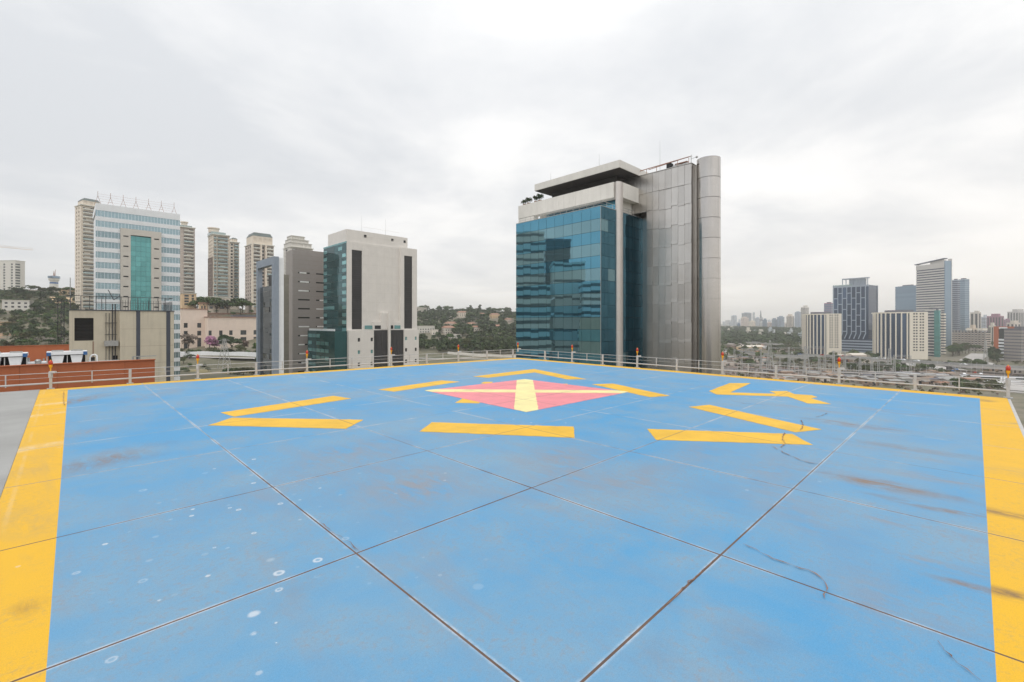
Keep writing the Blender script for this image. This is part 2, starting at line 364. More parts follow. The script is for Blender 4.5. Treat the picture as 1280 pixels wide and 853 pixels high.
m['metal_round'] = make_brushed('polished_metal_panel', (.56, .535, .51, 1), .20, .03, .2)
m['column'] = plain('pale_metal_column', (.62, .58, .55, 1), .35, .55, var=.05, rvar=.03)
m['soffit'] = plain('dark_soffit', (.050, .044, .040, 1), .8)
m['apt_cream'] = plain('cream_render', rgb(224, 212, 196), .8, var=.06, streak=.15)
m['apt_brown'] = plain('brown_tile', rgb(128, 112, 104), .7, var=.1, streak=.1)
m['apt_taupe'] = plain('taupe_render', rgb(194, 182, 172), .8, var=.08, streak=.12)
m['apt_white'] = plain('white_render', rgb(214, 210, 202), .8, var=.06, streak=.15)
m['balcony'] = plain('pale_balcony', rgb(206, 204, 194), .7, var=.06, rvar=.16)
m['bal_glass'] = glass('balcony_glass', (.34, .42, .41, 1), .15, .4, .22)
m['win'] = glass('window_pane', (.060, .068, .072, 1), .08, .35, .45)
m['mansard'] = plain('slate_mansard', rgb(98, 108, 106), .6, var=.12)
m['ochre'] = plain('ochre_wall', rgb(214, 186, 150), .85, var=.08)
m['pinkish'] = plain('pale_pink_render', rgb(228, 210, 195), .8, var=.05, scale=.3, streak=.10)
m['retain'] = plain('brown_retaining_wall', rgb(150, 128, 112), .9, var=.12, scale=.2, streak=.2)
m['tile'] = plain('clay_roof', rgb(158, 120, 102), .85, var=.18)
m['slate'] = plain('grey_roof', rgb(100, 100, 108), .8, var=.15)
m['house'] = plain('house_wall', rgb(216, 208, 196), .85, var=.07, rvar=.12)
m['ground'] = make_ground()
m['road'] = plain('asphalt', (.105, .102, .100, 1), .9, var=.2, scale=.05, obj=False)
m['road_pale'] = plain('pale_concrete_road', (.44, .42, .40, 1), .9, var=.10, scale=.05, obj=False)
m['field'] = plain('dry_grass', (.225, .190, .095, 1), .95, var=.35, scale=.08, obj=False)
m['earth'] = plain('bare_orange_earth', (.34, .21, .125, 1), .95, var=.25, scale=.1, obj=False)
m['ballast'] = plain('ballast', (.20, .165, .140, 1), .95, var=.3, scale=.12, obj=False)
m['lattice'] = plain('galvanised_lattice', (.46, .46, .45, 1), .5, .4, var=.1)
m['leaf1'] = make_leaf('leaf_mid_green', (.026, .050, .015, 1), (.110, .160, .048, 1))
m['leaf2'] = make_leaf('leaf_dark_green', (.019, .038, .015, 1), (.072, .108, .040, 1))
m['leaf3'] = make_leaf('leaf_olive', (.045, .054, .022, 1), (.135, .145, .062, 1))
m['blossom'] = make_leaf('pink_blossom', (.30, .12, .22, 1), (.62, .32, .48, 1))
m['bare'] = make_leaf('bare_twig', (.10, .075, .060, 1), (.26, .20, .165, 1))
m['bark'] = plain('bark', (.10, .075, .055, 1), .9, var=.3, scale=2)
m['cap'] = plain('blue_cap', (.04, .13, .32, 1), .5)
m['far_pale'] = plain('far_pale', rgb(206, 202, 198), .8, var=.04)
m['dkblue_frame'] = plain('blue_grey_mullion', rgb(150, 160, 172), .5, var=.05)
m['dkblue_glass'] = glass('navy_pane', (.045, .082, .150, 1), .06, .45, .25)
m['blue_tower'] = glass('pale_blue_pane', (.20, .28, .36, 1), .10, .55, .12)
m['stripe_pale'] = plain('pale_stripe', rgb(196, 192, 188), .6, var=.05)
m['stripe_dark'] = glass('slate_band', (.080, .095, .140, 1), .1, .4, .15)
m['fin'] = plain('cream_fin', rgb(220, 212, 198), .7, var=.04, streak=.06)
m['magenta'] = plain('dull_magenta', rgb(148, 100, 122), .8, var=.08)
m['rust'] = plain('orange_rust_frame', rgb(178, 100, 66), .8, var=.08)
def col_mat(name, r, g, b, rough=.8, var=.06): return plain(name, rgb(r, g, b), rough, var=var)

# ------------------------------------------------------------------ terrain
CTRL = []
def cp(u, v, Z): CTRL.append(((u - 640) / F0 * Z, Z, zt(v, Z)))
for u in (-260, -120, 0, 50, 95):
    cp(u, 452, 185); cp(u, 441, 230); cp(u, 418, 290); cp(u, 384 if u < 45 else 392, 360); cp(u, 366 if u < 45 else 368, 430); cp(u, 362, 620); cp(u, 372, 1000)
for u in (150, 230, 275, 325):
    cp(u, 520, 150); cp(u, 467, 250); cp(u, 446, 290); cp(u, 441, 305); cp(u, 437, 322); cp(u, 402, 352); cp(u, 390, 366); cp(u, 388, 400); cp(u, 386, 440); cp(u, 388, 700)
for u in (400, 470): cp(u, 540, 150); cp(u, 452, 320); cp(u, 420, 450); cp(u, 392, 700)
for u in (530, 590, 640, 720): cp(u, 540, 150); cp(u, 453, 330); cp(u, 436, 430); cp(u, 412, 600); cp(u, 396, 760); cp(u, 391 if u < 620 else 394, 900); cp(u, 396, 1200)
for X, Z in ((-400, -300), (0, -300), (300, -300), (-300, 40), (0, 60), (200, 60), (120, 150), (120, 300), (150, 340), (170, 380), (190, 420), (210, 460), (225, 500), (245, 550), (270, 600), (300, 650), (190, 350), (240, 420), (280, 500), (330, 600), (150, 250), (200, 300), (260, 360), (340, 380), (420, 400), (420, 520), (500, 600), (380, 820), (480, 1200), (240, 300), (400, 300), (330, 460), (520, 460), (700, 400), (300, 700), (600, 700), (1000, 700), (300, 1000), (700, 1000), (1400, 900), (400, 1600), (1200, 1600), (2600, 1500), (500, 3000), (2500, 3000), (-2500, 3000), (-2500, 0), (2500, 0), (0, 5000), (5000, 5000)):
    CTRL.append((X, Z, 0.0 if X > -900 else 20.0))
CT = np.array(CTRL)
def gz_xz(X, Z):
    X, Z = np.atleast_1d(np.asarray(X, float)), np.atleast_1d(np.asarray(Z, float))
    out = np.empty(X.shape)
    for i in range(0, len(X), 4000):
        d2 = (X[i:i+4000, None] - CT[None, :, 0]) ** 2 + (Z[i:i+4000, None] - CT[None, :, 1]) ** 2
        k = 1.0 / (d2 + 60.0) ** 1.6
        out[i:i+4000] = (k * CT[None, :, 2]).sum(1) / k.sum(1)
    return out
def gz(a, b): return float(gz_xz(a * SA - b * CA, a * CA + b * SA)[0])
def on_ground(u, Z):
    a, b = spot(u, Z); return (a, b, gz(a, b))
def ground_sheet():
    ang = np.linspace(0, 2 * math.pi, 181)[:-1]; rad = np.concatenate([[0], np.geomspace(12, 900, 62), np.geomspace(1000, 6600, 14)])
    v = [(0, 0)]; 
    A_, R_ = np.meshgrid(ang, rad[1:]); X = (R_ * np.sin(A_)).ravel(); Z = (R_ * np.cos(A_)).ravel()
    h = gz_xz(X, Z); n = len(ang)
    vs = [(0, 0, 0.0)] + [(*AB(x, z), y) for x, z, y in zip(X, Z, h)]
    fs = [(0, 1 + (i + 1) % n, 1 + i) for i in range(n)]
    for r in range(len(rad) - 2):
        for i in range(n):
            j = (i + 1) % n; fs.append((1 + r*n + i, 1 + r*n + j, 1 + (r+1)*n + j, 1 + (r+1)*n + i))
    me = bpy.data.meshes.new('ground'); me.from_pydata(vs, [], fs); me.materials.append(m['ground'])
    me.polygons.foreach_set('use_smooth', [True] * len(fs)); me.update()
    put('ground', me, kind='structure')
ground_sheet()
ROADS = []
def near_road(a, b, pad=4):
    for pts, hw in ROADS:
        for p, q in zip(pts, pts[1:]):
            dx, dy = q[0]-p[0], q[1]-p[1]; t = max(0, min(1, ((a-p[0])*dx + (b-p[1])*dy) / (dx*dx + dy*dy)))
            if math.hypot(a - p[0] - t*dx, b - p[1] - t*dy) < hw + pad: return True
    return False
EXPRESS = [spot(1090, 470), spot(1120, 448), spot(1150, 418), spot(1185, 386), spot(1222, 335), spot(1262, 285), spot(1300, 250)]
ROADS += [(EXPRESS, 11), ([spot(1180, 410), spot(1215, 395), spot(1320, 372)], 8), ([spot(1000, 475), spot(1050, 450), spot(1100, 420), spot(1160, 385), spot(1215, 358), spot(1310, 330)], 7), ([spot(1225, 560), spot(1212, 470), spot(1240, 420), spot(1300, 400)], 8), ([spot(880, 640), spot(925, 560), spot(958, 500), spot(985, 478), spot(1016, 462)], 6)]
def strip(name, pts, width, mat, lift=.12, kind='structure', label=None, dz=None):
    """a road or track laid on the ground through world points (a, b)"""
    dense = []
    for p, q in zip(pts, pts[1:]):
        k = max(1, int(math.dist(p, q) / 12))
        dense += [(p[0] + (q[0]-p[0]) * i / k, p[1] + (q[1]-p[1]) * i / k) for i in range(k)]
    dense.append(pts[-1]); mb = MB(); row = []
    for i, p in enumerate(dense):
        a, b = dense[max(0, i-1)], dense[min(len(dense)-1, i+1)]; d = math.dist(a, b) or 1
        nx, ny = -(b[1]-a[1]) / d * width / 2, (b[0]-a[0]) / d * width / 2
        z0 = gz(*p) + lift
        row.append(((p[0]+nx, p[1]+ny, z0), (p[0]-nx, p[1]-ny, z0)))
    for r, s_ in zip(row, row[1:]): mb.quad(r[0], r[1], s_[1], s_[0])
    return put(name, mb.mesh(name, mat), kind=kind, label=label)

# ------------------------------------------------------------------ the helipad
def clip(poly, conv):
    """convex clip, both counter-clockwise"""
    out = list(poly)
    for i in range(len(conv)):
        a, b = conv[i], conv[(i+1) % len(conv)]; inp, out = out, []
        side = lambda p: (b[0]-a[0]) * (p[1]-a[1]) - (b[1]-a[1]) * (p[0]-a[0])
        for j in range(len(inp)):
            p, q = inp[j], inp[(j+1) % len(inp)]; sp_, sq = side(p), side(q)
            if sp_ >= 0: out.append(p)
            if sp_ * sq < 0:
                t = sp_ / (sp_ - sq); out.append((p[0] + (q[0]-p[0]) * t, p[1] + (q[1]-p[1]) * t))
        if not out: return []
    return out
OUT = [(-.47, -.53), (15.92, -.53), (16.35, 16.25), (-.47, 17.45)]
INN = [(-.10, -.075), (15.42, -.075), (15.86, 15.76), (.06, 16.93)]
pad = thing('helipad', 'worn sky blue rooftop helipad with yellow border and painted markings', 'helipad', (0, 0, DECK))
gx = [-1] + [1.62 + 2 * k for k in range(8)] + [18]; gy = [-1] + [1.38 + 2 * k for k in range(8)] + [19]
GAP = .008
for i in range(len(gx) - 1):
    for j in range(len(gy) - 1):
        wob = .0025 * rnd.uniform(-1, 1)
        cell = [(gx[i]+GAP+wob, gy[j]+GAP), (gx[i+1]-GAP+wob, gy[j]+GAP-wob), (gx[i+1]-GAP, gy[j+1]-GAP+wob), (gx[i]+GAP, gy[j+1]-GAP)]
        mb = MB()
        q = clip(cell, INN)
        if len(q) > 2: mb.prism(q, -.10, 0, 0)
        for k in range(4):
            q = clip(cell, [OUT[k], OUT[(k+1) % 4], INN[(k+1) % 4], INN[k]])
            if len(q) > 2: mb.prism(q, -.10, 0, 1)
        if mb.f: part('slab', mb, [m['blue'], m['yellow']], pad)
part('joint_sealant', MB().prism(OUT, -.30, -.0008), m['sealant'], pad)
mb = MB()
for k in range(4):
    a, b = OUT[k], OUT[(k+1) % 4]; mb.beam((a[0], a[1], -.06), (b[0], b[1], -.06), .10)
part('edge_trim', mb, m['white_paint'], pad)
def mark(name, pts, mat, label=None, z=.004, off=None):
    if sum(p[0]*q[1]-q[0]*p[1] for p, q in zip(pts, pts[1:] + pts[:1])) < 0: pts = pts[::-1]
    rag = []
    for p, q in zip(pts, pts[1:] + pts[:1]):          # hand-brushed, slightly ragged edges
        k = max(1, int(math.dist(p, q) / .09)); rag.append(p)
        rag += [(p[0] + (q[0]-p[0]) * i / k + rnd.gauss(0, .005), p[1] + (q[1]-p[1]) * i / k + rnd.gauss(0, .005)) for i in range(1, k)]
    pts = rag
    return part(name, MB().prism(pts, .0006, z), mat, pad, label)
S4 = 1280 / 220
def im(ox, oy, *pts): return [deck_pt(ox + x / S4, oy + y / S4) for x, y in pts]
Y = m['mark']
mark('painted_stripe', im(250, 480, (150,210), (970,88), (1100,108), (250,240)), Y, 'yellow stripe, upper arm of the left corner chevron')
mark('painted_stripe', im(250, 480, (58,303), (235,247), (1187,262), (1062,328)), Y, 'yellow stripe, lower arm of the left corner chevron')
mark('painted_stripe', im(440, 450, (192,217), (650,150), (785,160), (305,232)), Y, 'slim yellow dash left of the pink square')
mark('painted_chevron', im(440, 450, (880,122), (1323,67), (1704,141), (1564,143), (1329,92), (990,131)), Y, 'yellow chevron at the far corner of the dashed triangle')
mark('painted_stripe', im(640, 450, (582,178), (735,173), (1150,263), (1000,272)), Y, 'slim yellow dash right of the pink square')
mark('painted_stripe', im(440, 450, (492,522), (580,455), (1611,487), (1620,568)), Y, 'wide yellow bar in front of the pink square')
mark('painted_stripe', [deck_pt(809, 536.5), deck_pt(820, 550.2)] + im(850, 450, (965,620), (815,540)), Y, 'yellow stripe, lower arm of the right corner chevron')
mark('painted_stripe', im(850, 450, (62,343), (215,328), (1030,507), (840,528)), Y, 'yellow stripe, upper arm of the right corner chevron')
mark('painted_number', im(850, 450, (210,228), (360,170), (515,170), (365,238), (700,247), (650,228), (780,228), (835,250), (960,258), (1000,272), (950,280), (1100,323), (930,318), (785,268), (265,253)), Y, 'yellow painted numeral 4 on the far right of the pad')
mark('painted_remnant', im(440, 450, (750,313), (805,280), (960,297), (920,317)), Y, 'short yellow tab poking out from under the pink square', .002)
mark('painted_remnant', im(440, 450, (935,172), (960,160), (1025,160), (1010,176)), Y, None, .002)
mark('painted_remnant', im(640, 450, (340,182), (360,174), (405,174), (400,184)), Y, None, .002)
SQ = [deck_pt(658, 515.5), deck_pt(786, 490.3), deck_pt(656, 474.3), deck_pt(531, 488.5)]
if sum(p[0]*q[1]-q[0]*p[1] for p, q in zip(SQ, SQ[1:] + SQ[:1])) < 0: SQ = SQ[::-1]
mark('painted_square', SQ, m['pink'], 'faded pink square standing on its corner')
def band(p, q, wd):
    d = Vector((q[0]-p[0], q[1]-p[1])).normalized(); n_ = Vector((-d.y, d.x)) * wd / 2; d *= 1
    return [(p[0]-d.x-n_.x, p[1]-d.y-n_.y), (q[0]+d.x-n_.x, q[1]+d.y-n_.y), (q[0]+d.x+n_.x, q[1]+d.y+n_.y), (p[0]-d.x+n_.x, p[1]-d.y+n_.y)]
mark('painted_cross', clip(band(SQ[0], SQ[2], .50), SQ), m['cream'], 'cream band across the pink square, running away from the viewer', .007)
mark('painted_cross', clip(band(SQ[1], SQ[3], .46), SQ), m['cream'], 'cream band across the pink square, from side to side', .0085)
def crack(pix, wd=.02):
    pts = [deck_pt(*p) for p in pix]; fine = []
    for p, q in zip(pts, pts[1:]):
        k = max(2, int(math.dist(p, q) / .05))
        for i in range(k):
            t = i / k; j = .013 * (0 if i == 0 else 1)
            fine.append((p[0] + (q[0]-p[0]) * t + rnd.uniform(-j, j), p[1] + (q[1]-p[1]) * t + rnd.uniform(-j, j)))
    fine.append(pts[-1]); mb = MB()
    ws = [wd * rnd.choice((.15, .5, .8, 1.2)) for _ in fine]; ws[0] = ws[-1] = wd * .2
    e_ = []
    for i, p in enumerate(fine):
        a, b = fine[max(0, i-1)], fine[min(len(fine)-1, i+1)]; d = math.dist(a, b) or 1
        nx, ny = -(b[1]-a[1]) / d * ws[i] / 2, (b[0]-a[0]) / d * ws[i] / 2
        e_.append(((p[0]+nx, p[1]+ny, .011), (p[0]-nx, p[1]-ny, .011)))
    for a, b in zip(e_, e_[1:]): mb.quad(a[1], a[0], b[0], b[1])
    part('crack', mb, m['crack'], pad)
crack([(929,681), (945,688), (966,700), (990,708), (1010,714), (1024,722), (1032,731), (1033,741), (1031,750)], .011)
crack([(1172,803), (1180,815), (1190,824), (1208,838), (1226,853)], .014)
crack([(966,559), (985,569), (1000,576), (1016,580), (1027,581)], .016)
crack([(981,541), (978,549), (982,556), (976,560)], .018)
crack([(1002,526), (1004,533), (1000,539)], .018); crack([(1020,522), (1028,520), (1034,517)], .015)
crack([(80,490), (79,500), (81,508)], .012); crack([(915,502), (930,505), (948,506), (962,509)], .02)
crack([(452,692), (440,682), (400,655)], .007); crack([(895,700), (870,722), (822,766)], .008)

terr = put('roof_terrace', MB().box(-34, -.6, DECK - .5, -.475, 17.6, DECK - .004).mesh('roof_terrace', m['concrete']), kind='structure')
put('lower_roof', MB().box(-.4, -30, DECK - 3.6, 30, -.62, DECK - 3.2).mesh('lower_roof', m['roof_grey']), kind='structure')
own = thing('office_building', 'grey concrete office block that carries the blue helipad', 'building', (0, 0, 0))
part('wall', MB().box(-33, -29.5, 0, 15.7, 16.0, DECK - 3.7), m['concrete'], own)
part('upper_wall', MB().box(-33.5, -.4, DECK - 3.15, 15.6, 15.9, DECK - .55), m['concrete'], own)

# ------------------------------------------------------------------ railings and lamps along the deck edge
def far_left(t): return (t, 17.45 + .10 + (t + .47) / 16.82 * -1.2)        # along +x
def far_right(t): return (16.45 + (t - 16.25) / 16.78 * .43, t)            # along y
def railing(label, f, ts, ends, posts):
    r = thing('railing', label, 'railing', (0, 0, DECK), 0, 'white railings round the deck')
    pm = MB().box(-.03, -.03, -.05, .03, .03, .43).mesh('post', m['white_paint'])
    sm = MB().box(-.012, -.012, .10, .012, .012, .42).mesh('baluster', m['white_paint'])
    bp_ = MB().box(-.075, -.075, -.012, .075, .075, .012).mesh('base_plate', m['steel'])
    for t in posts: put('post', pm, r, (*f(t), 0)); put('base_plate', bp_, r, (*f(t), 0))
    for a, b in zip(posts, posts[1:]):
        put('baluster', sm, r, (*f((a + b) / 2), 0))
    a, b = f(ends[0]), f(ends[1])
    part('lower_rail', MB().beam((*a, .15), (*b, .15), .046, 0, 8), m['white_paint'], r)
    part('top_rail', MB().beam((*a, .425), (*b, .425), .018, 0, 8), m['white_paint'], r)
    part('wire', MB().beam((*a, .30), (*b, .30), .009, 0, 5), m['white_paint'], r)
    return r
PL = [-.27 + 1.642 * k for k in range(-5, 11)]; PR = [16.1 - 1.665 * k for k in range(1, 15)]
railing('low white railing along the far left edge, in front of the grey towers', far_left, None, (-8.4, 16.4), PL)
railing('low white railing along the far right edge, in front of the rail yard', far_right, None, (16.4, -7.3), PR)
def lamp():
    r = thing('obstruction_lamp', 'x', 'lamp', (0, 0, 0), 0, 'red and amber lamps on the railing posts')
    part('arm', MB().box(-.03, -.025, .425, .15, .025, .475).box(-.032, -.032, .30, .032, .032, .44), m['white_paint'], r)
    part('stem', MB().lathe((0, 0, 0), [(.014, .475), (.014, .55), (.036, .60), (.039, .645), (.022, .655)], 14), m['lamp_amber'], r, smooth=False)
    part('lens', MB().lathe((0, 0, 0), [(.036, .650), (.043, .68), (.043, .725), (.032, .755), (.012, .768)], 14), m['lamp_red'], r, smooth=True)
    part('cap', MB().lathe((0, 0, 0), [(.014, .767), (.014, .778), (.004, .785)], 10), m['lamp_amber'], r)
    return r
LAMPS = [(far_left(PL[5]), 'by the left corner of the yellow border, against the orange wall'),
         (far_left(PL[7]), 'in front of the dry field and white wall'), (far_left(PL[9]), 'before the teal side of the granite tower'),
         (far_left(PL[11]), 'before the right edge of the granite tower'), (far_left(PL[13]), 'in front of the wooded hill'),
         ((16.42, 16.28), 'at the far corner of the pad'),
         (far_right(PR[1]), 'in front of the middle of the blue glass'), (far_right(PR[3]), 'where the blue glass meets the metal wall'),
         (far_right(PR[5]), 'just right of the round metal column'), (far_right(PR[7]), 'below the cream building with fins'),
         (far_right(PR[9]), 'by the right corner of the yellow border')]
l0 = lamp()
for i, (p, txt) in enumerate(LAMPS):
    o = l0 if i == 0 else copy_tree(l0)
    o.location = (*p, DECK); o.rotation_euler.z = -.75 + rnd.uniform(-.1, .1); o['label'] = 'red and amber lamp ' + txt

# ------------------------------------------------------------------ neighbouring lower roof at left: orange walls, chillers, machine room
nb = thing('lower_building', 'flat-roofed lower building carrying orange walls and chillers', 'building')
part('roof', MB().box(-40, 37.8, 35.6, 4.1, 64, 36.0), m['roof_grey'], nb)
part('wall', MB().box(-40, 37.85, 0, 4.0, 63.9, 35.55), m['beige'], nb)
def orange(label, a0, a1, y, z0, z1, rows):
    r = thing('orange_wall', label, 'wall', (0, y, 0), 0, 'orange clad roof walls')
    part('frame', MB().box(a0, .06, z0, a1, .25, z1 - .02), m['orange'], r)
    n_ = round((a1 - a0) / 1.5); wd = (a1 - a0) / n_; ht = (z1 - z0) / rows
    pm = MB().box(.006, 0, .006, wd - .006, .058, ht - .006).mesh('cladding_panel', m['orange'])
    for i in range(n_):
        for j in range(rows): put('cladding_panel', pm, r, (a0 + i * wd, rnd.uniform(-.004, .004), z0 + j * ht))
    part('coping', MB().box(a0 - .03, -.05, z1, a1 + .03, .30, z1 + .045), m['orange'], r)
    return r
orange('long orange clad wall in front of the chillers, ending left of the beige block', -19.8, 4.2, 37.5, 33.4, 37.55, 2)
orange('orange wall behind the chillers below the green hillside', -18.0, .3, 60.0, 36.02, 37.85, 1)
def chiller(x, label):
    r = thing('chiller', label, 'chiller', (x, 50, 36.0), 0, 'rooftop chillers behind the orange wall')
    part('top_deck', MB().box(0, -.1, 1.46, 2.3, 1.3, 1.70), m['white_clad'], r)
    for xx in (0, 2.06): part('corner_cap', MB().box(xx, -.14, 1.40, xx + .24, .3, 1.66), m['cap'], r)
    vm = MB(); vm.v = [(0,0,1.40),(.72,0,1.40),(.52,0,.2),(.20,0,.2),(0,.9,1.40),(.72,.9,1.40),(.52,.9,.2),(.20,.9,.2)]
    vm.f = [(0,1,2,3)[::-1],(4,5,6,7),(0,4,5,1),(1,5,6,2),(3,2,6,7),(0,3,7,4)]; vm.m = [0]*6
    vme = vm.mesh('coil_panel', m['white_clad'])
    for xx in (.25, 1.32): put('coil_panel', vme, r, (xx, 0, 0))
    part('coil', MB().box(.1, .95, .1, 2.2, 1.1, 1.42), m['dark'], r)
    part('frame', MB().box(0, .02, 0, .06, .08, 1.40).box(2.24, .02, 0, 2.30, .08, 1.40).box(1.12, .02, 0, 1.17, .08, 1.40).box(0, 0, 0, 2.3, 1.2, .1), m['white_paint'], r)
    fm = MB().lathe((0, 0, 0), [(.34, 0), (.34, .10), (.30, .10), (.30, .02)], 16).mesh('fan_ring', m['steel'])
    for xx in (.6, 1.7): put('fan_ring', fm, r, (xx, .6, 1.70))
chiller(-1.0, 'white rooftop chiller with blue corner caps, nearer the beige block')
chiller(-4.3, 'white rooftop chiller with blue corner caps at the picture edge')
pp = thing('water_pipes', 'white pipes and valve running between the two chillers', 'pipe', (-2.0, 50.3, 36.0))
part('pipe', MB().tube([(0, 0, .9), (1.0, 0, .9)], .22, 0, 10), m['white_clad'], pp)
part('valve', MB().lathe((.55, 0, .55), [(.12, 0), (.2, .1), (.2, .5), (.12, .6)], 12), m['steel'], pp)
part('riser', MB().tube([(.05, .1, 0), (.05, .1, 1.3)], .14, 0, 8).tube([(.85, .1, 0), (.85, .1, 1.2)], .12, 0, 8), m['steel'], pp)
br = thing('pipe_stand', 'bent white pipe at the right end of the chiller nearer the beige block', 'pipe', (1.45, 50.2, 36.0))
part('pipe', MB().tube([(0, 0, 0), (0, 0, 1.15), (.1, 0, 1.32), (.28, 0, 1.38), (.42, 0, 1.28), (.46, 0, 0)], .12, 0, 8), m['white_clad'], br)

mr = thing('machine_room', 'beige machine room block with black louvre and two navy strips', 'building', (.43, 79, 20))
ZR = 21.48
def ax(u, y): X = (u - 640) / F0; Zd = y / (-X * CA + SA); return AB(X * Zd, Zd)[0] - .43
xs = ax(150, 78.2); xr = ax(217.5, 78.2)
mbw = MB(); lx0, lx1 = ax(93, 79), ax(117, 79)
Zm = 60.5; lz0, lz1 = zt(425, Zm) - 20, zt(398, Zm) - 20
def punched(mb, w0, w1, z0, z1, xs_, zs_, dep=.3, mw=0, y=0.0):
    """wall sheet in the plane y with rectangular holes and their reveals"""
    X = sorted({w0, w1, *[t for a in xs_ for t in a]}); Zs = sorted({z0, z1, *[t for a in zs_ for t in a]})
    hole = lambda a, b, c, d: any(a >= p - 1e-6 and b <= q + 1e-6 for p, q in xs_) and any(c >= p - 1e-6 and d <= q + 1e-6 for p, q in zs_)
    for a, b in zip(X, X[1:]):
        for c, d in zip(Zs, Zs[1:]):
            if not hole(a, b, c, d): mb.quad((a, y, c), (b, y, c), (b, y, d), (a, y, d), mw)
            else:
                mb.quad((a, y, c), (a, y + dep, c), (a, y + dep, d), (a, y, d), mw); mb.quad((b, y, c), (b, y, d), (b, y + dep, d), (b, y + dep, c), mw)
                mb.quad((a, y, d), (a, y + dep, d), (b, y + dep, d), (b, y, d), mw); mb.quad((a, y, c), (b, y, c), (b, y + dep, c), (a, y + dep, c), mw)
punched(mbw, 0, xs, 0, ZR, [(lx0, lx1)], [(lz0, lz1)], .35)
mbw.box(.0, .36, 0, xs, 8, ZR); mbw.box(xs, -.8, 0, xr, 8, ZR)
part('wall', mbw, m['beige'], mr)
part('base', MB().box(.02, .02, -20, xr, 8, -.01), m['beige'], mr)
part('coping', MB().box(-.06, -.06, ZR + .003, xs - .003, 8.1, ZR + .12).box(xs, -.88, ZR + .003, xr + .06, 8.1, ZR + .12), m['navy'], mr)
sl = MB().box(lx0 + .02, 0, 0, lx1 - .02, .05, .13).mesh('louvre_blade', m['louvre'])
part('louvre_back', MB().box(lx0, .34, lz0, lx1, .355, lz1), m['dark'], mr)
for k in range(int((lz1 - lz0) / .18)):
    put('louvre_blade', sl, mr, (0, .12, lz0 + .03 + k * .18), rot=(R(32), 0, 0))
for a, b in ((170.2, 175.2), (207.8, 212.8)):
    part('navy_strip', MB().box(ax(a, 78.2), -.83, 0, ax(b, 78.2), -.795, ZR), m['navy'], mr)
for k in range(8):
    part('wall_joint', MB().box(xs + .01, -.806, 3.0 + k * 2.3, xr - .01, -.797, 3.025 + k * 2.3), m['retain'], mr, kind='stuff')
pc = MB()
for u in (132.5, 136.5, 140.5, 144):
    x = ax(u, 79); pc.tube([(x, -.12, 12), (x, -.12, ZR + (.9 if u > 139 else -.3))], .07 if u < 140 else .12, 0, 6)
for z in (ZR - 1.6, ZR - 3.1): pc.box(ax(131, 79), -.16, z, ax(146, 79), -.08, z + .06)
part('conduit', pc, m['rail_dark'], mr)
part('equipment_box', MB().box(ax(130, 79), -.7, zt(432, Zm) - 20, ax(147.5, 79), -.1, zt(425.5, Zm) - 20), m['steel'], mr)
part('door', MB().box(ax(140, 79), -.03, 14.0, ax(147, 79), .0, zt(444, Zm) - 20), m['dark'], mr)
part('hatch', MB().box(ax(112, 79), -.03, 14.0, ax(118.5, 79), .0, zt(445, Zm) - 20), m['dark'], mr)
part('drain_stain', MB().box(ax(115.5, 79), -.012, 14.0, ax(117.5, 79), -.004, lz0 - .1), m['retain'], mr)
rr = thing('roof_railing', 'tall dark railing on top of the beige machine room', 'railing', (.43, 79, 20 + ZR + .12))
pm = MB().box(-.035, -.035, 0, .035, .035, 1.75).mesh('post', m['rail_dark'])
for u in (88, 101, 112, 120, 127, 132, 151, 160, 172, 186, 197, 206): put('post', pm, rr, (ax(u, 79), -.3, 0))
part('rail', MB().beam((ax(82, 79), -.3, 1.72), (xr - .1, -.3, 1.72), .07).beam((ax(82, 79), -.3, .95), (xr - .1, -.3, .95), .05).beam((xr - .1, -.3, 1.72), (xr - .1, 7, 1.72), .06), m['rail_dark'], rr)
bm_ = MB().box(-.02, -.02, 0, .02, .02, 1.3).mesh('baluster', m['rail_dark'])
for k in range(14): put('baluster', bm_, rr, (xr - .1 - .01 * k, .2 + k * .5, 0))
for k in range(16): put('baluster', bm_, rr, (ax(150 + 3.2 * k, 79), -.3, 0))
part('leaning_bar', MB().tube([(ax(135, 79), -.3, 2.6), (ax(142, 79), -.3, 1.3), (ax(150, 79), -.3, 1.9)], .09, 0, 6), m['rail_dark'], rr)
mk = thing('antenna_mast', 'dark lattice mast against the hillside, left of the beige block', 'mast', (-.6, 79, 36))
mb = MB()
for dx, dy in ((0, 0), (.55, 0), (.28, .5)): mb.beam((dx, dy, 0), (dx, dy, 6.6), .05)
for k in range(11): mb.beam((0, 0, .6 * k), (.55, 0, .6 * k + .6), .03).beam((.55, 0, .6 * k), (.28, .5, .6 * k + .6), .03)
part('lattice', mb, m['rail_dark'], mk)
fp = thing('thin_pole', 'thin grey pole rising beside the cream apartment tower', 'pole', (.5, 79.6, 41.6))
part('pole', MB().beam((0, 0, 0), (0, 0, 4.0), .09, 0, 6), m['steel'], fp)
pf = thing('pipe_bracket', 'small pale bracket frame above the right end of the orange wall', 'bracket', (ax(166, 60) + .43, 60, 36.0))
part('bent_pipe', MB().beam((0, 0, 0), (0, 0, .5), .1).beam((.0, 0, .5), (1.9, 0, .5), .09).beam((.5, 0, 0), (.5, 0, .5), .07), m['steel'], pf)

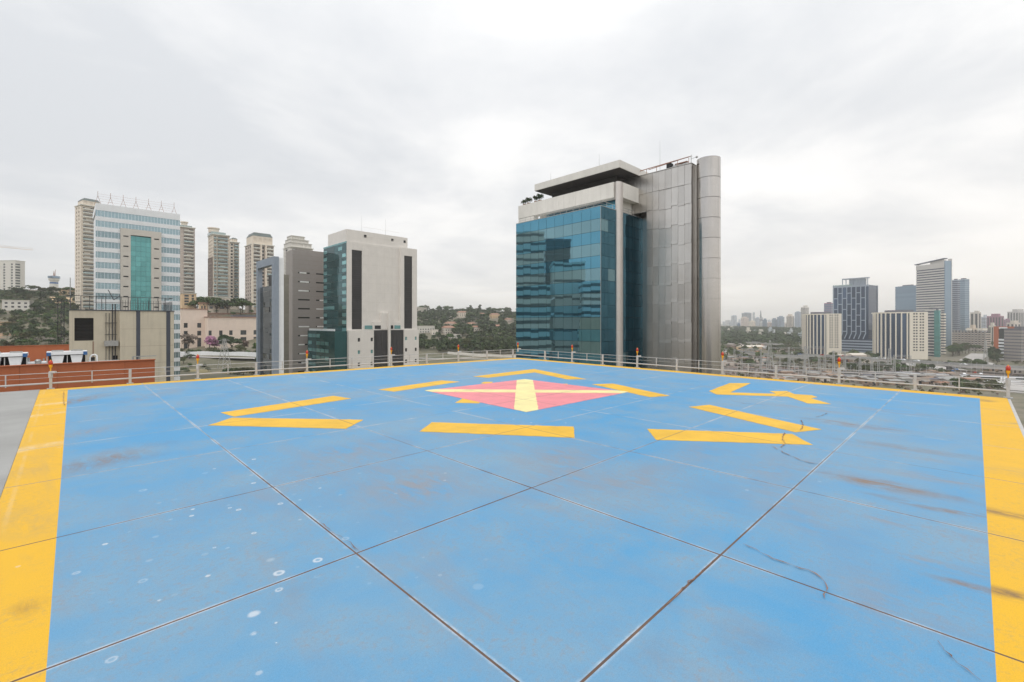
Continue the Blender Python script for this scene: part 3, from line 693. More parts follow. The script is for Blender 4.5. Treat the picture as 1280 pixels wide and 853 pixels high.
# ------------------------------------------------------------------ helpers for towers: local x runs to the right along the face turned to -y, y runs back
def shell(root, w_, d, z0, z1, fx, fz, lx=(), lz=None, wall='apt_cream', pane='win', dep=.3, single=False, name='wall'):
    """solid shell with real window openings on the front (-y) and left (-x) faces"""
    lz = fz if lz is None else lz
    mb = MB(); punched(mb, 0, w_, z0, z1, fx, fz, dep)
    ml = MB(); punched(ml, 0, d, z0, z1, lx, lz, dep)
    n = len(mb.v); mb.v += [(y_, d - x_, z_) for x_, y_, z_ in ml.v]; mb.f += [tuple(i + n for i in f) for f in ml.f]; mb.m += ml.m
    mb.box(dep + .06, dep + .06, z0, w_, d, z1)
    mb.quad((0, 0, z1), (w_, 0, z1), (w_, d, z1), (0, d, z1)); mb.quad((w_, 0, z0), (w_, d, z0), (w_, d, z1), (w_, 0, z1))
    mb.quad((w_, d, z0), (0, d, z0), (0, d, z1), (w_, d, z1))
    part(name, mb, m[wall], root)
    if single:
        cache = {}
        for axis, cols, rows in (('f', fx, fz), ('l', lx, lz)):
            for a, b in cols:
                for c, e_ in rows:
                    key = (axis, round(b - a, 2), round(e_ - c, 2))
                    if key not in cache:
                        t = MB(); W_, H_ = b - a, e_ - c
                        t.quad((0, dep, 0), (W_, dep, 0), (W_, dep, H_), (0, dep, H_), 0)
                        for q in ((0, 0, .06, H_), (W_ - .06, 0, W_, H_), (.06, 0, W_ - .06, .06), (.06, H_ - .06, W_ - .06, H_), (W_ / 2 - .03, .06, W_ / 2 + .03, H_ - .06)):
                            t.box(q[0], dep - .08, q[1], q[2], dep - .01, q[3], 1)
                        cache[key] = t.mesh('window', [m[pane], m['slate']])
                    if axis == 'f': put('window', cache[key], root, (a, 0, c))
                    else: put('window', cache[key], root, (0, d - a, c), R(-90))
    else:
        for axis, cols, rows in (('f', fx, fz), ('l', lx, lz)):
            if not len(cols): continue
            t = MB()
            for a, b in cols:
                for c, e_ in rows:
                    h = c + (e_ - c) * rnd.choice((0, 0, 0, .3, .5, .7))
                    if axis == 'f': t.quad((a, dep, c), (b, dep, c), (b, dep, e_), (a, dep, e_))
                    else: t.quad((dep, d - a, c), (dep, d - b, c), (dep, d - b, e_), (dep, d - a, e_))
            part('window', t, m[pane], root, kind='stuff')
def floors(z0, n, fh, sill, head): return [(z0 + k * fh + sill, z0 + k * fh + head) for k in range(n)]
def even(a, b, n, frac):
    p = (b - a) / n; return [(a + p * (k + .5 - frac / 2), a + p * (k + .5 + frac / 2)) for k in range(n)]
def stack(root, w_, d, z0, n, fh, gh, mat_g, mat_s, proud=.15, top=None, pane_name='window_band', sp_name='spandrel'):
    """floors of glass band and spandrel, every one a part"""
    g = MB().box(proud, proud, 0, w_ - proud, d - proud, gh).mesh(pane_name, mat_g)
    s_ = MB().box(0, 0, 0, w_, d, fh - gh).mesh(sp_name, mat_s)
    for k in range(n):
        put(sp_name, s_, root, (0, 0, z0 + k * fh)); put(pane_name, g, root, (0, 0, z0 + k * fh + fh - gh))
def tower(uc, ul, ur, vtop, Z, name, label, cat='tower', zb=None, phi=None, group=None, extra=0):
    """corner nearest the viewer seen at uc, depth Z; left and right ends at ul, ur; returns root, width, depth, z base, height"""
    phi = (R(-35) if uc > 1098 else R(-12) if uc > 1020 else R(-30) if uc > 900 else 0.0) if phi is None else phi
    p = spot(uc, Z); z0 = gz(*p) - 1.0 if zb is None else zb
    W_ = run(uc, Z, ur, phi); D_ = run(uc, Z, ul, phi + math.pi / 2)
    D_ = D_ if 0 < D_ < 90 else 25.0
    assert 0 < W_ < 300, (label, W_, D_)
    r = thing(name, label, cat, (*p, z0), phi, group)
    return r, W_, D_, zt(vtop, Z) - z0

# ------------------------------------------------------------------ blue glass and metal tower
r_ = 75.0
gt = thing('glass_tower', 'blue glass and brushed metal office tower with a flat overhanging roof', 'tower', (.840 * r_, .5766 * r_, 0))
GTX, GTY = .840 * r_, .5766 * r_
def gu(u, x): 
    """local y of what is seen at u in the plane local x"""
    X = (u - 640) / F0; Zd = (GTX + x) / (X * SA + CA); return AB(X * Zd, Zd)[1] - GTY
def gxu(u, y):
    X = (u - 640) / F0; Zd = (GTY + y) / (-X * CA + SA); return AB(X * Zd, Zd)[0] - GTX
gw, gl, ztop = 14.9, 19.75, 59.2
part('core', MB().box(.25, .25, 0, gw, gl - .2, ztop - .35), m['dark'], gt)
NC, NR, ph = 10, 17, 2.04; pw = gl / NC
def pane_mesh(wd, hh): return MB().box(.022, 0, .022, wd - .022, .05, hh - .022).mesh('glass_pane', m['pane_blue'])
pmB = pane_mesh(pw, ph); pmG = pmB.copy(); pmG.materials[0] = m['pane_grey']
for r in range(NR):
    for c in range(NC):
        me = pmB if (r % 2 == 0) == (rnd.random() < 2) else pmG
        put('glass_pane', me, gt, (0, gl - c * pw, ztop - (r + 1) * ph), rot=(rnd.gauss(0, .0010), 0, R(-90) + rnd.gauss(0, .0012)))
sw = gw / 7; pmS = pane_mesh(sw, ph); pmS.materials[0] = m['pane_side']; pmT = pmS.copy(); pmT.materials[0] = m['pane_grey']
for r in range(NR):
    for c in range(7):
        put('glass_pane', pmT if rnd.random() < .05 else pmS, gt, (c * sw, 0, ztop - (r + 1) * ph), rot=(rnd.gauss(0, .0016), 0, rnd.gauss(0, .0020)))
zl = ztop - NR * ph
part('lower_glass', MB().box(.06, .06, 0, gw, gl, zl - .02), m['pane_side'], gt)
part('mullion', MB().box(-.03, -.03, 0, .03, .03, ztop + .05).box(-.02, -.02, ztop + .001, .16, gl, ztop + .10).box(.161, -.02, ztop + .001, gw, .16, ztop + .10), m['steel'], gt)
part('terrace_floor', MB().box(.17, .17, ztop - .3, gw, gl - .1, ztop), m['stone_pale'], gt)
# stone portal: panels with open joints on a backing
def clad(mb, x0, x1, z0, z1, y, n, k, t=.05):
    for i in range(n):
        for j in range(k):
            a, b = x0 + (x1-x0) * i / n, x0 + (x1-x0) * (i+1) / n; c, d = z0 + (z1-z0) * j / k, z0 + (z1-z0) * (j+1) / k
            mb.box(a + .012, y - t, c + .012, b - .012, y, d - .012)
yc0, yc1 = gu(773.7, 4.5), gu(767.2, 4.5); yl = gu(648, 4.5); yo = gu(667, 4.5)
zb0, zb1 = zt(246.3, 78.2), zt(227.0, 78.2)
po = thing('x', None, None); bpy.data.objects.remove(po)
part('beam', MB().box(4.5, yc1, zb0, 5.9, yl, zb1), m['stone_pale'], gt)
part('side_beam', MB().box(5.92, yc0 + .02, zb0, 11.05, yc0 + 1.3, zb1 - .02), m['stone_pale'], gt)
part('pier', MB().box(4.52, yo, ztop - 6, 5.88, yl - .01, zb0 - .003), m['stone_pale'], gt)
cm = MB(); rad = (yc1 - yc0) / 2
for k in range(18):
    z0_ = zb1 - (k + 1) * 3.2
    pts = [(4.5 + .9 + .9 * math.cos(t), (yc0 + yc1) / 2 + rad * math.sin(t)) for t in np.linspace(0, 2 * math.pi, 29)[:-1]]
    cme = None
    cb_ = MB().prism(pts, 0.012, 3.19) if k == 0 else cb_
    if k == 0: cmesh = cb_.mesh('column_drum', m['column'])
    put('column_drum', cmesh, gt, (0, 0, z0_))
stm = MB()
nb_ = 17
for k in range(nb_):
    a, b = yc1 + (yl - yc1) * k / nb_, yc1 + (yl - yc1) * (k + 1) / nb_
    stm.box(4.45, a + .014, zb0 + .012, 4.5, b - .014, zb1 - .012)
part('stone_facing', stm, m['stone_pale'], gt, kind='stuff')
part('penthouse_glass', MB().box(6.5, 1.2, ztop + .0, 7.0, gl - 2.2, zb0 + .3), m['pane_blue'], gt)
part('terrace_wall', MB().box(7.05, .8, ztop + .002, 11.0, gl, zb0 + .8), m['stone_pale'], gt)
rl = MB().beam((.5, .3, ztop + 1.0), (.5, gl - .3, ztop + 1.0), .06).beam((.5, .3, ztop + .55), (.5, gl - .3, ztop + .55), .04).beam((.5, .3, ztop + 1.0), (gw - .3, .3, ztop + 1.0), .06).beam((.5, .3, ztop + .55), (gw - .3, .3, ztop + .55), .04)
for k in range(14): rl.beam((.5, .3 + 1.45 * k, ztop), (.5, .3 + 1.45 * k, ztop + 1.0), .05)
for k in range(9): rl.beam((.5 + 1.7 * k, .3, ztop), (.5 + 1.7 * k, .3, ztop + 1.0), .05)
part('terrace_railing', rl, m['steel'], gt)
# metal wall with lapped panels
wx = 11.1; ymr = gu(864.3, wx); yml = gu(808.2, wx); zw = 66.3
part('metal_wall', MB().box(wx + .10, ymr, 0, 13.4, yml, zb0 - .3).box(wx + .101, ymr + .01, zb0 - .31, 13.41, 8.0, zw - .05).box(wx + 1.3, ymr - 1.5, 0, 13.2, ymr - .01, zw - .05), m['metal'], gt)
ncol = 7; cw = (yml - ymr) / ncol; rh = 3.30
pmn = MB(); a_, b_ = .016, cw - .016
pmn.quad((a_, 0, .62), (b_, 0, .62), (b_, .05, rh + .06), (a_, .05, rh + .06))
pmn.quad((a_, -.03, .60), (a_, 0, .62), (b_, 0, .62), (b_, -.03, .60)); pmn.quad((a_, -.055, .03), (b_, -.055, .03), (b_, -.03, .60), (a_, -.03, .60))
pmn.quad((a_, .07, .03), (b_, .07, .03), (b_, -.055, .03), (a_, -.055, .03)); pmn.quad((a_, .09, .03), (a_, .09, rh + .06), (b_, .09, rh + .06), (b_, .09, .03))
for x_, f_ in ((a_, 1), (b_, 0)):
    q_ = [(x_, .09, .03), (x_, -.055, .03), (x_, -.03, .6), (x_, 0, .62), (x_, .05, rh + .06), (x_, .09, rh + .06)]
    k_ = len(pmn.v); pmn.v += q_; pmn.f.append(tuple(range(k_, k_ + 6)) if not f_ else tuple(range(k_ + 5, k_ - 1, -1))); pmn.m.append(0)
pmm = pmn.mesh('metal_panel', m['metal'])
rows = int((zw - 22) / rh) + 1
for c in range(ncol):
    o_ = rnd.uniform(-.22, .22)
    for r in range(rows):
        zz_ = zw - (r + 1) * rh + (o_ if r else 0)
        put('metal_panel', pmm, gt, (wx, yml - c * cw, zz_), rot=(rnd.gauss(0, .004), rnd.gauss(0, .003), R(-90) + rnd.gauss(0, .007)))
for c in range(6):                       # the same panels carried on above the portal, under the roof slab
    for r in range(2): put('metal_panel', pmm, gt, (wx, yml + (c + 1) * cw, zw - (r + 1) * rh), rot=(0, 0, R(-90) + rnd.gauss(0, .007)))
part('lower_wall', MB().box(wx, ymr, 0, wx + .07, yml, zw - rows * rh - .3), m['metal'], gt)
part('wall_coping', MB().box(wx - .06, ymr - .02, zw + .11, 13.5, 8.0, zw + .2), m['metal'], gt)
# round end of the building
ucol = gu(901, wx + 2.2); rc = (gu(868, wx + .4) - ucol) / 2 * 1.03; ccx, ccy = wx + rc * .98, ymr - .25 - rc; zc_ = 66.9
seg = []
for s0 in range(4):
    tt = np.linspace(R(90) + s0 * R(55), R(90) + (s0 + 1) * R(55) - .012, 8)
    q = MB(); o = [(rc * math.cos(t), rc * math.sin(t)) for t in tt]; i_ = [((rc - .06) * math.cos(t), (rc - .06) * math.sin(t)) for t in tt]
    for a in range(7):
        q.quad((*o[a], .05), (*o[a+1], .05), (*o[a+1], 3.26), (*o[a], 3.26))
        q.quad((*o[a], 3.28), (*o[a+1], 3.28), (*i_[a+1], 3.28), (*i_[a], 3.28)); q.quad((*i_[a], .014), (*i_[a+1], .014), (*o[a+1], .014), (*o[a], .014))
    me = q.mesh('curved_panel', m['metal_round'], True); me.polygons.foreach_set('use_smooth', [i % 3 == 0 for i in range(21)])
    seg.append(me)
for r in range(15):
    for me in seg: put('curved_panel', me, gt, (ccx, ccy, zc_ - (r + 1) * 3.3), rot=(0, 0, rnd.gauss(0, .004)))
part('curved_core', MB().lathe((ccx, ccy, 0), [(rc - .07, 0), (rc - .07, zc_ - .02)], 28), m['metal_round'], gt)
part('curved_base', MB().lathe((ccx, ccy, 0), [(rc, 0), (rc, zc_ - 15 * 3.3 - .02)], 28), m['metal_round'], gt, smooth=False)
part('main_block', MB().box(13.5, ccy, 0, wx + rc * 1.9, 7.9, zw - .6).box(wx + rc * 1.9 + .01, 1.0, 0, 30, 20, ztop + 1), m['metal'], gt)
# overhanging roof slab
cx0 = 4.85; cyR = gu(774.5, cx0); cyL = gu(668.3, cx0); kz = 1.0405 * r_
zc0, zc1 = zt(209.5, kz), zt(199.8, kz)
part('roof_slab', MB().box(cx0, cyR, zc0 + .02, 18, cyL, zc1), m['stone_pale'], gt)
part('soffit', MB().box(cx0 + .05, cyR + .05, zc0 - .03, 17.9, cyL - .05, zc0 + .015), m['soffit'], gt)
fm = MB()
for k in range(16):
    a, b = cyR + (cyL - cyR) * k / 16, cyR + (cyL - cyR) * (k + 1) / 16; fm.box(cx0 - .05, a + .014, zc0 + .03, cx0, b - .014, zc1 - .012)
for k in range(5):
    a, b = cx0 + 1.3 * k, cx0 + 1.3 * (k + 1); fm.box(a + .014, cyR - .05, zc0 + .03, b - .014, cyR, zc1 - .012)
part('slab_facing', fm, m['stone_pale'], gt, kind='stuff')
part('recess', MB().box(8.2, 2.2, zb0 + 1.0, 11.0, 17.5, zc0 - .04), m['soffit'], gt)  # solid box, the shade of the void under the slab put into its colour
# roof gear
rk = thing('roof_rail', 'brown pipe rail along the top of the metal wall', 'railing', (GTX + wx + .6, GTY, zw + .2))
q = MB(); ya, yb = gu(794, wx), gu(859, wx)
q.beam((0, ya, 1.0), (0, yb, 1.25), .16, 0, 8).beam((.6, ya - 2, 1.05), (.6, yb, 1.5), .12, 0, 8)
for k in range(6): q.beam((0, ya + (yb - ya) * k / 5, 0), (0, ya + (yb - ya) * k / 5, 1.1), .07)
part('pipe', q, m['tile'], rk)
eq = thing('roof_unit', 'dark square unit under the roof rail of the glass tower', 'machine', (GTX + wx + .5, GTY + gu(834, wx), zw + .2))
part('case', MB().box(0, -.45, 0, .9, .4, 1.0), m['dark'], eq); part('foot', MB().box(-.02, -.5, -.05, .95, .45, .05), m['steel'], eq)
eq2 = thing('roof_duct', 'pale jumble of ducts behind the roof rail', 'machine', (GTX + wx + 1.0, GTY + gu(849, wx), zw + .2))
part('duct', MB().tube([(0, 1.6, .3), (0, .7, .5), (0, .1, .25), (0, -.9, .4)], .45, 0, 8), m['steel'], eq2); part('tray', MB().box(-.2, -1, .65, .5, 1.2, .75), m['tile'], eq2)
for u, v0, v1, x, lab in ((825, 199, 176, wx + 1.5, 'tall thin antenna above the roof rail'), (749, 206, 193, 6.5, 'thin antenna on the roof slab, right of its middle'), (688.5, 222, 216, 6.5, 'short antenna near the left end of the roof slab')):
    y_ = gu(u, x); Zd = (GTX + x) / (((u - 640) / F0) * SA + CA); zb_ = zw + .2 if x > 10 else zc1
    an = thing('antenna', lab, 'antenna', (GTX + x, GTY + y_, zb_)); h_ = zt(v1, Zd) - zb_
    part('rod', MB().beam((0, 0, 0), (0, 0, h_), .07, 0, 6, .03), m['steel'], an); part('base', MB().box(-.12, -.12, 0, .12, .12, .15), m['steel'], an)
dd = thing('roof_sensor', 'small weather mast between the roof rail and the round column', 'antenna', (GTX + wx + .6, GTY + gu(862, wx), zw + .2))
part('mast', MB().beam((0, 0, 0), (0, 0, 1.5), .08).beam((0, 0, .8), (0, -.9, .85), .05).beam((0, .3, 1.2), (0, -.2, 1.2), .05), m['steel'], dd); part('sensor', MB().lathe((0, -.95, .7), [(.05, 0), (.2, .1), (.2, .25), (.06, .35)], 10), m['steel'], dd)

ROOF_SHRUBS = [(656, 1.6, 'leftmost dark potted shrub on the stone portal of the glass tower'), (661, 2.0, 'taller dark potted shrub on the portal, second from its left end'), (670, 1.9, 'dark potted shrub on the portal, just left of the roof slab'), (675, 2.2, 'dark potted shrub on the portal under the left tip of the roof slab')]
# ------------------------------------------------------------------ white banded tower at left
wt, W_, D_, H_ = tower(119.5, 112, 225, 254, 163.0, 'banded_tower', 'white and pale blue banded office tower with a teal central window', 'tower', 0.0)
D_ = 24.0; fh = 3.72; gh = 2.2
def wx_(u): return run(119.5, 163.0, u)
pa, pb, ga, gb = wx_(150.3), wx_(201.4), wx_(163.2), wx_(188.8)
nf = 21; z0f = H_ - 2.4 - nf * fh
gL = MB().box(0, 0, 0, pa - .02, .3, gh).mesh('window_band', m['band_glass']); gRr = MB().box(0, 0, 0, W_ - pb - .02, .3, gh).mesh('window_band', m['band_glass'])
sL = MB().box(0, 0, 0, pa - .02, .4, fh - gh).mesh('spandrel', m['white_clad']); sR = MB().box(0, 0, 0, W_ - pb - .02, .4, fh - gh).mesh('spandrel', m['white_clad'])
gF = MB().box(0, 0, 0, W_, .3, gh).mesh('window_band', m['band_glass']); sF = MB().box(0, 0, 0, W_, .4, fh - gh).mesh('spandrel', m['white_clad'])
part('core', MB().box(.3, .5, 0, W_ - .3, D_, H_ - .5), m['white_clad'], wt)
part('parapet', MB().box(0, -.1, H_ - 2.4, W_, .55, H_).box(0, .56, H_ - 2.4, .4, D_, H_).box(W_ - .4, .56, H_ - 2.4, W_, D_, H_), m['white_clad'], wt)
for k in range(nf):
    z = z0f + k * fh
    if k >= nf - 2: put('spandrel', sF, wt, (0, -.1, z)); put('window_band', gF, wt, (0, 0, z + fh - gh))
    else:
        put('spandrel', sL, wt, (0, -.1, z)); put('window_band', gL, wt, (0, 0, z + fh - gh)); put('spandrel', sR, wt, (pb + .02, -.1, z)); put('window_band', gRr, wt, (pb + .02, 0, z + fh - gh))
mu = MB()
for k in range(26):
    x = W_ * (k + .5) / 26
    for j in range(nf):
        if j < nf - 2 and pa - .3 < x < pb + .3: continue
        mu.box(x - .03, -.02, z0f + j * fh + fh - gh, x + .03, .0, z0f + (j + 1) * fh)
part('mullion', mu, m['white_clad'], wt, kind='stuff')
zp = zt(285.5, 163.0 * 1.03); zg = zp - 2.2
pw_ = MB(); sx0, sx1 = pa + (ga - pa) * .28, pa + (ga - pa) * .78; tx0, tx1 = gb + (pb - gb) * .28, gb + (pb - gb) * .78
slz = [(zg - .9 - 3.72 * k, zg - .45 - 3.72 * k) for k in range(16)]
punched(pw_, pa, ga, 0, zp, [(sx0, sx1)], slz, .3, 0, -.7); punched(pw_, gb, pb, 0, zp, [(tx0, tx1)], slz, .3, 0, -.7); punched(pw_, ga, gb, zg, zp, [], [], .3, 0, -.7)
pw_.box(pa, -.38, 0, ga, .5, zp).box(gb, -.38, 0, pb, .5, zp).box(ga + .001, -.68, zg, gb - .001, .5, zp)
pw_.quad((pa, -.7, 0), (pa, -.7, zp), (pa, .4, zp), (pa, .4, 0)); pw_.quad((pb, -.7, 0), (pb, .4, 0), (pb, .4, zp), (pb, -.7, zp)); pw_.quad((pa, -.7, zp), (pb, -.7, zp), (pb, .4, zp), (pa, .4, zp))
pw_.quad((ga, -.7, 0), (ga, -.38, 0), (ga, -.38, zg), (ga, -.7, zg)); pw_.quad((gb, -.7, 0), (gb, -.7, zg), (gb, -.38, zg), (gb, -.38, 0))
part('portal', pw_, m['portal'], wt)
sm_ = MB().box(0, -.42, 0, sx1 - sx0, -.40, .45).mesh('slot_window', m['dark']); 
for c, e_ in slz[:14]: put('slot_window', sm_, wt, (sx0, 0, c)); put('slot_window', sm_, wt, (tx0, 0, c))
tw = (gb - ga) / 4; tp = MB().box(.03, .02, .03, tw - .03, .1, 1.83).mesh('teal_pane', m['teal'])
part('teal_backing', MB().box(ga, .14, 0, gb, .5, zg), m['dark'], wt)
for c in range(4):
    for r in range(30): put('teal_pane', tp, wt, (ga + c * tw, 0, zg - .25 - (r + 1) * 1.86), rot=(rnd.gauss(0, .002), 0, rnd.gauss(0, .003)))
af = thing('roof_antenna_frame', 'pale row of A-shaped antenna frames on the banded tower roof', 'antenna', (*spot(119.5, 163.0), H_))
zh = 4.6
for k in range(7):
    x = wx_(122.5 + 16.2 * k * .985)
    part('trestle', MB().beam((x - .9, 1.2, -.2), (x, 1.2, 2.9), .09).beam((x + .9, 1.2, -.2), (x, 1.2, 2.9), .09).beam((x, 1.2, 2.5), (x, 1.2, zh), .08).beam((x - .5, 1.2, 1.2), (x + .5, 1.2, 1.2), .06), m['tile'], af)
wm = MB()
for z in (1.1, 2.0, 2.9, 3.7): wm.beam((wx_(122.5), 1.2, z), (wx_(218), 1.2, z), .035, 0, 4)
part('wire', wm, m['tile'], af)

# ------------------------------------------------------------------ grey frame building, olive block, taupe tower, granite tower
fb, W_, D_, H_ = tower(342.2, 320.3, 345.5, 320.5, 150.0, 'framed_building', 'blue grey framed building with an open top and dark glass', 'building', 0.0)
D1 = D_
wf = 1.5
part('frame', MB().box(0, 0, 0, 1.6, wf * 1.4, H_).box(0, D1 - wf, 0, 1.6, D1, H_).box(.001, wf * 1.4, H_ - 2.6, 1.6, D1 - wf, H_), m['blue_frame'], fb)
part('dark_fin', MB().box(1.62, .3, 0, 3.2, 2.0, H_ - .3), m['white_clad'], fb)
ztg = H_ - 9.3
part('glass_wall', MB().box(1.0, wf * 1.4, 0, 1.5, D1 - wf, ztg - 2), m['dark_glass'], fb)
gp = MB().box(.03, 0, .03, (D1 - wf * 2.4) / 3 - .03, .06, 1.77).mesh('glass_pane', m['dark_glass'])
for c in range(3):
    for r in range(18):
        put('glass_pane', gp, fb, (.90, D1 - wf - c * (D1 - wf * 2.4) / 3, ztg - (r + 1) * 1.8), rot=(rnd.gauss(0, .01), 0, R(-90) + rnd.gauss(0, .02)))

ob, W_, D_, H_ = tower(346.5, 344.5, 361.5, 342, 168.0, 'olive_block', 'narrow olive grey tower block with a dark edge strip', 'building', 0.0)
part('wall', MB().box(.9, .3, 0, W_, 10, H_ - .2), m['olive'], ob)
part('edge_strip', MB().box(0, 0, 0, .85, 10, H_), m['louvre'], ob)
op = MB().box(.95, .24, 0, W_ - .05, .29, 1.56).mesh('cladding_panel', m['olive'])
for k in range(26): put('cladding_panel', op, ob, (0, 0, H_ - .25 - (k + 1) * 1.6))

tb, W_, D_, H_ = tower(365.6, 357.5, 404.5, 312.3, 200.0, 'taupe_tower', 'taupe panelled tower with thin horizontal slot windows', 'tower', 0.0)
W_ += 6
cols_ = [(W_ * .12, W_ * .38), (W_ * .52, W_ * .80)]
zs_ = [(H_ - 10.2 - 4.0 * k, H_ - 9.55 - 4.0 * k) for k in range(14)]
shell(tb, W_, D_, 0, H_, cols_, zs_, wall='grey_clad', pane='dark', dep=.4)
for c in cols_:
    for z in zs_:
        L_ = (c[1] - c[0]) * rnd.uniform(.3, .95); x0 = c[0] + rnd.uniform(0, c[1] - c[0] - L_)
        if rnd.random() < .75: part('slot_light_bar', MB().box(x0, .02, z[0] + .06, x0 + L_, .10, z[1] - .02), m['slot'], tb)  # white light in the slots, put into the colour of plain bars
gm = MB()
for k in range(24): gm.box(-.02, -.02, H_ - 2.2 - k * 2.0, W_, -.004, H_ - 2.2 - k * 2.0 + .05)
part('panel_joint', gm, m['olive'], tb, kind='stuff')
part('parapet', MB().box(W_ * .1, .6, H_ + .002, W_ * .95, D_ - .5, H_ + .5), m['grey_clad'], tb)

GZ = 185.0
gr, W_, D_, H_ = tower(433.4, 404.6, 518.0, 301.6, GZ, 'granite_tower', 'pale granite tower with dark vertical strips and a teal glass side', 'tower', 0.0)
def gx_(u): return run(433.4, GZ, u)
def gz_(v, u):
    x = gx_(u); return zt(v, GZ + x * CA)
x_a, x_b, x_c, x_d, x_e = gx_(441.5), gx_(452.5), gx_(499), gx_(503.5), gx_(513.5)
x_w = gx_(519.5)
zpod = gz_(413, 450); zcap = gz_(287.5, 442)
zst0, zst1 = gz_(412, 447), gz_(313, 447); zsu0, zsu1 = gz_(411, 508), gz_(320.5, 508)
gm = MB()
punched(gm, 0, x_c, zpod, H_, [(x_a - .6, x_b)], [(zst0, zst1)], .5)
punched(gm, x_c, x_w, zpod, gz_(312, 517), [(x_d, x_e)], [(zsu0, zsu1)], .5, 0, -1.2)
gm.box(.02, .55, 0, x_w - .02, D_, H_ - .05).box(x_c + .02, -1.19, zpod, x_d - .01, .5, gz_(312, 517) - .02)
gm.quad((x_c, -1.2, zpod), (x_c, -1.2, gz_(312, 517)), (x_c, .6, gz_(312, 517)), (x_c, .6, zpod)); gm.quad((x_c, -1.2, gz_(312, 517)), (x_w, -1.2, gz_(312, 517)), (x_w, D_, gz_(312, 517)), (x_c, D_, gz_(312, 517)))
gm.quad((x_w, -1.2, 0), (x_w, D_, 0), (x_w, D_, gz_(312, 517)), (x_w, -1.2, gz_(312, 517)))
gm.quad((0, 0, zpod), (0, 0, H_), (0, .6, H_), (0, .6, zpod)); gm.quad((0, 0, H_), (x_c, 0, H_), (x_c, .6, H_), (0, .6, H_))
part('wall', gm, m['granite'], gr)
x_p0, x_p1 = -1.0, gx_(510)
ph_ = MB(); punched(ph_, 0, x_p1, H_ - .0, zcap, [(gx_(455.5), gx_(459)), (gx_(489.5), gx_(493)), (gx_(505), gx_(508))], [(gz_(297, 457), gz_(293.5, 457))], .4, 0, .4)
ph_.box(0, .85, H_ - .02, x_p1, D_ * .8, zcap - .01); ph_.quad((0, .4, H_), (0, .4, zcap), (0, .9, zcap), (0, .9, H_)); ph_.quad((0, .4, zcap), (x_p1, .4, zcap), (x_p1, .9, zcap), (0, .9, zcap)); ph_.quad((x_p1, .4, H_), (x_p1, .9, H_), (x_p1, .9, zcap), (x_p1, .4, zcap))
part('penthouse', ph_, m['granite'], gr)
for u in (457.2, 491.2, 506.5): part('window', MB().box(gx_(u) - .6, .78, gz_(297, 457), gx_(u) + .6, .83, gz_(293.5, 457)), m['dark'], gr)
def louv(xa, xb, za, zb_, y):
    h_ = .9; n_ = int((zb_ - za) / h_); me = MB().box(.02, 0, .03, xb - xa - .02, .12, h_ - .05).mesh('louvre_panel', m['louvre'])
    for k in range(n_): put('louvre_panel', me, gr, (xa, y, za + k * (zb_ - za) / n_), rot=(R(5), 0, 0))
    part('louvre_back', MB().box(xa, y + .14, za, xb, y + .17, zb_), m['dark'], gr)
louv(x_a - .6, x_b, zst0, zst1, .25); louv(x_d, x_e, zsu0, zsu1, -.95)
# stone joints of the wall, fine recess lines left as thin dark inlays
jm = MB()
for k in range(11):
    z = zpod + 4 + k * 3.9; jm.box(x_b + .05, -.012, z, x_c - .05, -.002, z + .06)
for u in (461, 471, 481, 490): jm.box(gx_(u), -.013, zpod + 6, gx_(u) + .06, -.003, H_ - .4)
part('stone_joint', jm, m['portal'], gr, kind='stuff')
# podium with its tall dark gates
x_g = [gx_(u) for u in (433.4, 464.5, 482.5, 485, 502, 519.5)]
zg0, zg1 = 0, gz_(413, 473)
pm_ = MB(); w2 = [(gx_(444.5), gx_(447.5)), (gx_(460.5), gx_(463.5))]; wz = [(gz_(427 + 15.2 * k, 450), gz_(422.5 + 15.2 * k, 450)) for k in range(4)]
punched(pm_, 0, x_g[1], 0, zpod + .02, w2, wz, .4, 0, -2.0); w3 = [(gx_(503.4), gx_(506)), (gx_(515.6), gx_(518))]
punched(pm_, x_g[4], x_g[5] + .4, 0, zpod + .02, w3, wz, .4, 0, -2.0)
pm_.box(.02, -1.55, 0, x_g[1] - .01, .5, zpod).box(x_g[4] + .01, -1.55, 0, x_g[5] + .38, .5, zpod).box(x_g[2], -2.3, 0, x_g[3], .5, gz_(391, 483)).box(gx_(474.5), -1.2, zpod + .2, x_g[2] - .01, .5, gz_(391, 478)).box(x_g[1], -1.0, zg1 + .02, x_g[4], .5, gz_(402.5, 470))
pm_.quad((0, -2, zpod + .02), (x_g[1], -2, zpod + .02), (x_g[1], .5, zpod + .02), (0, .5, zpod + .02)); pm_.quad((x_g[4], -2, zpod + .02), (x_g[5] + .4, -2, zpod + .02), (x_g[5] + .4, .5, zpod + .02), (x_g[4], .5, zpod + .02))
pm_.quad((0, -2, 0), (0, -2, zpod), (0, .5, zpod), (0, .5, 0)); pm_.quad((x_g[5] + .4, -2, 0), (x_g[5] + .4, .5, 0), (x_g[5] + .4, .5, zpod), (x_g[5] + .4, -2, zpod))
part('podium', pm_, m['granite'], gr)
for a, b in w2 + w3:
    for c, e_ in wz: part('podium_window', MB().box(a, -1.64, c, b, -1.6, e_), m['teal_light'] if rnd.random() < .6 else m['dark'], gr)
for a, b in ((x_g[1], x_g[2]), (x_g[3], x_g[4])):
    part('gate', MB().box(a + .02, -1.4, 0, b - .02, -1.25, zg1), m['louvre'], gr)
    mb = MB()
    for k in range(1, 4): mb.box(a + (b - a) * k / 4 - .06, -1.5, 0, a + (b - a) * k / 4 + .06, -1.4, zg1)
    part('gate_bar', mb, m['rail_dark'], gr)
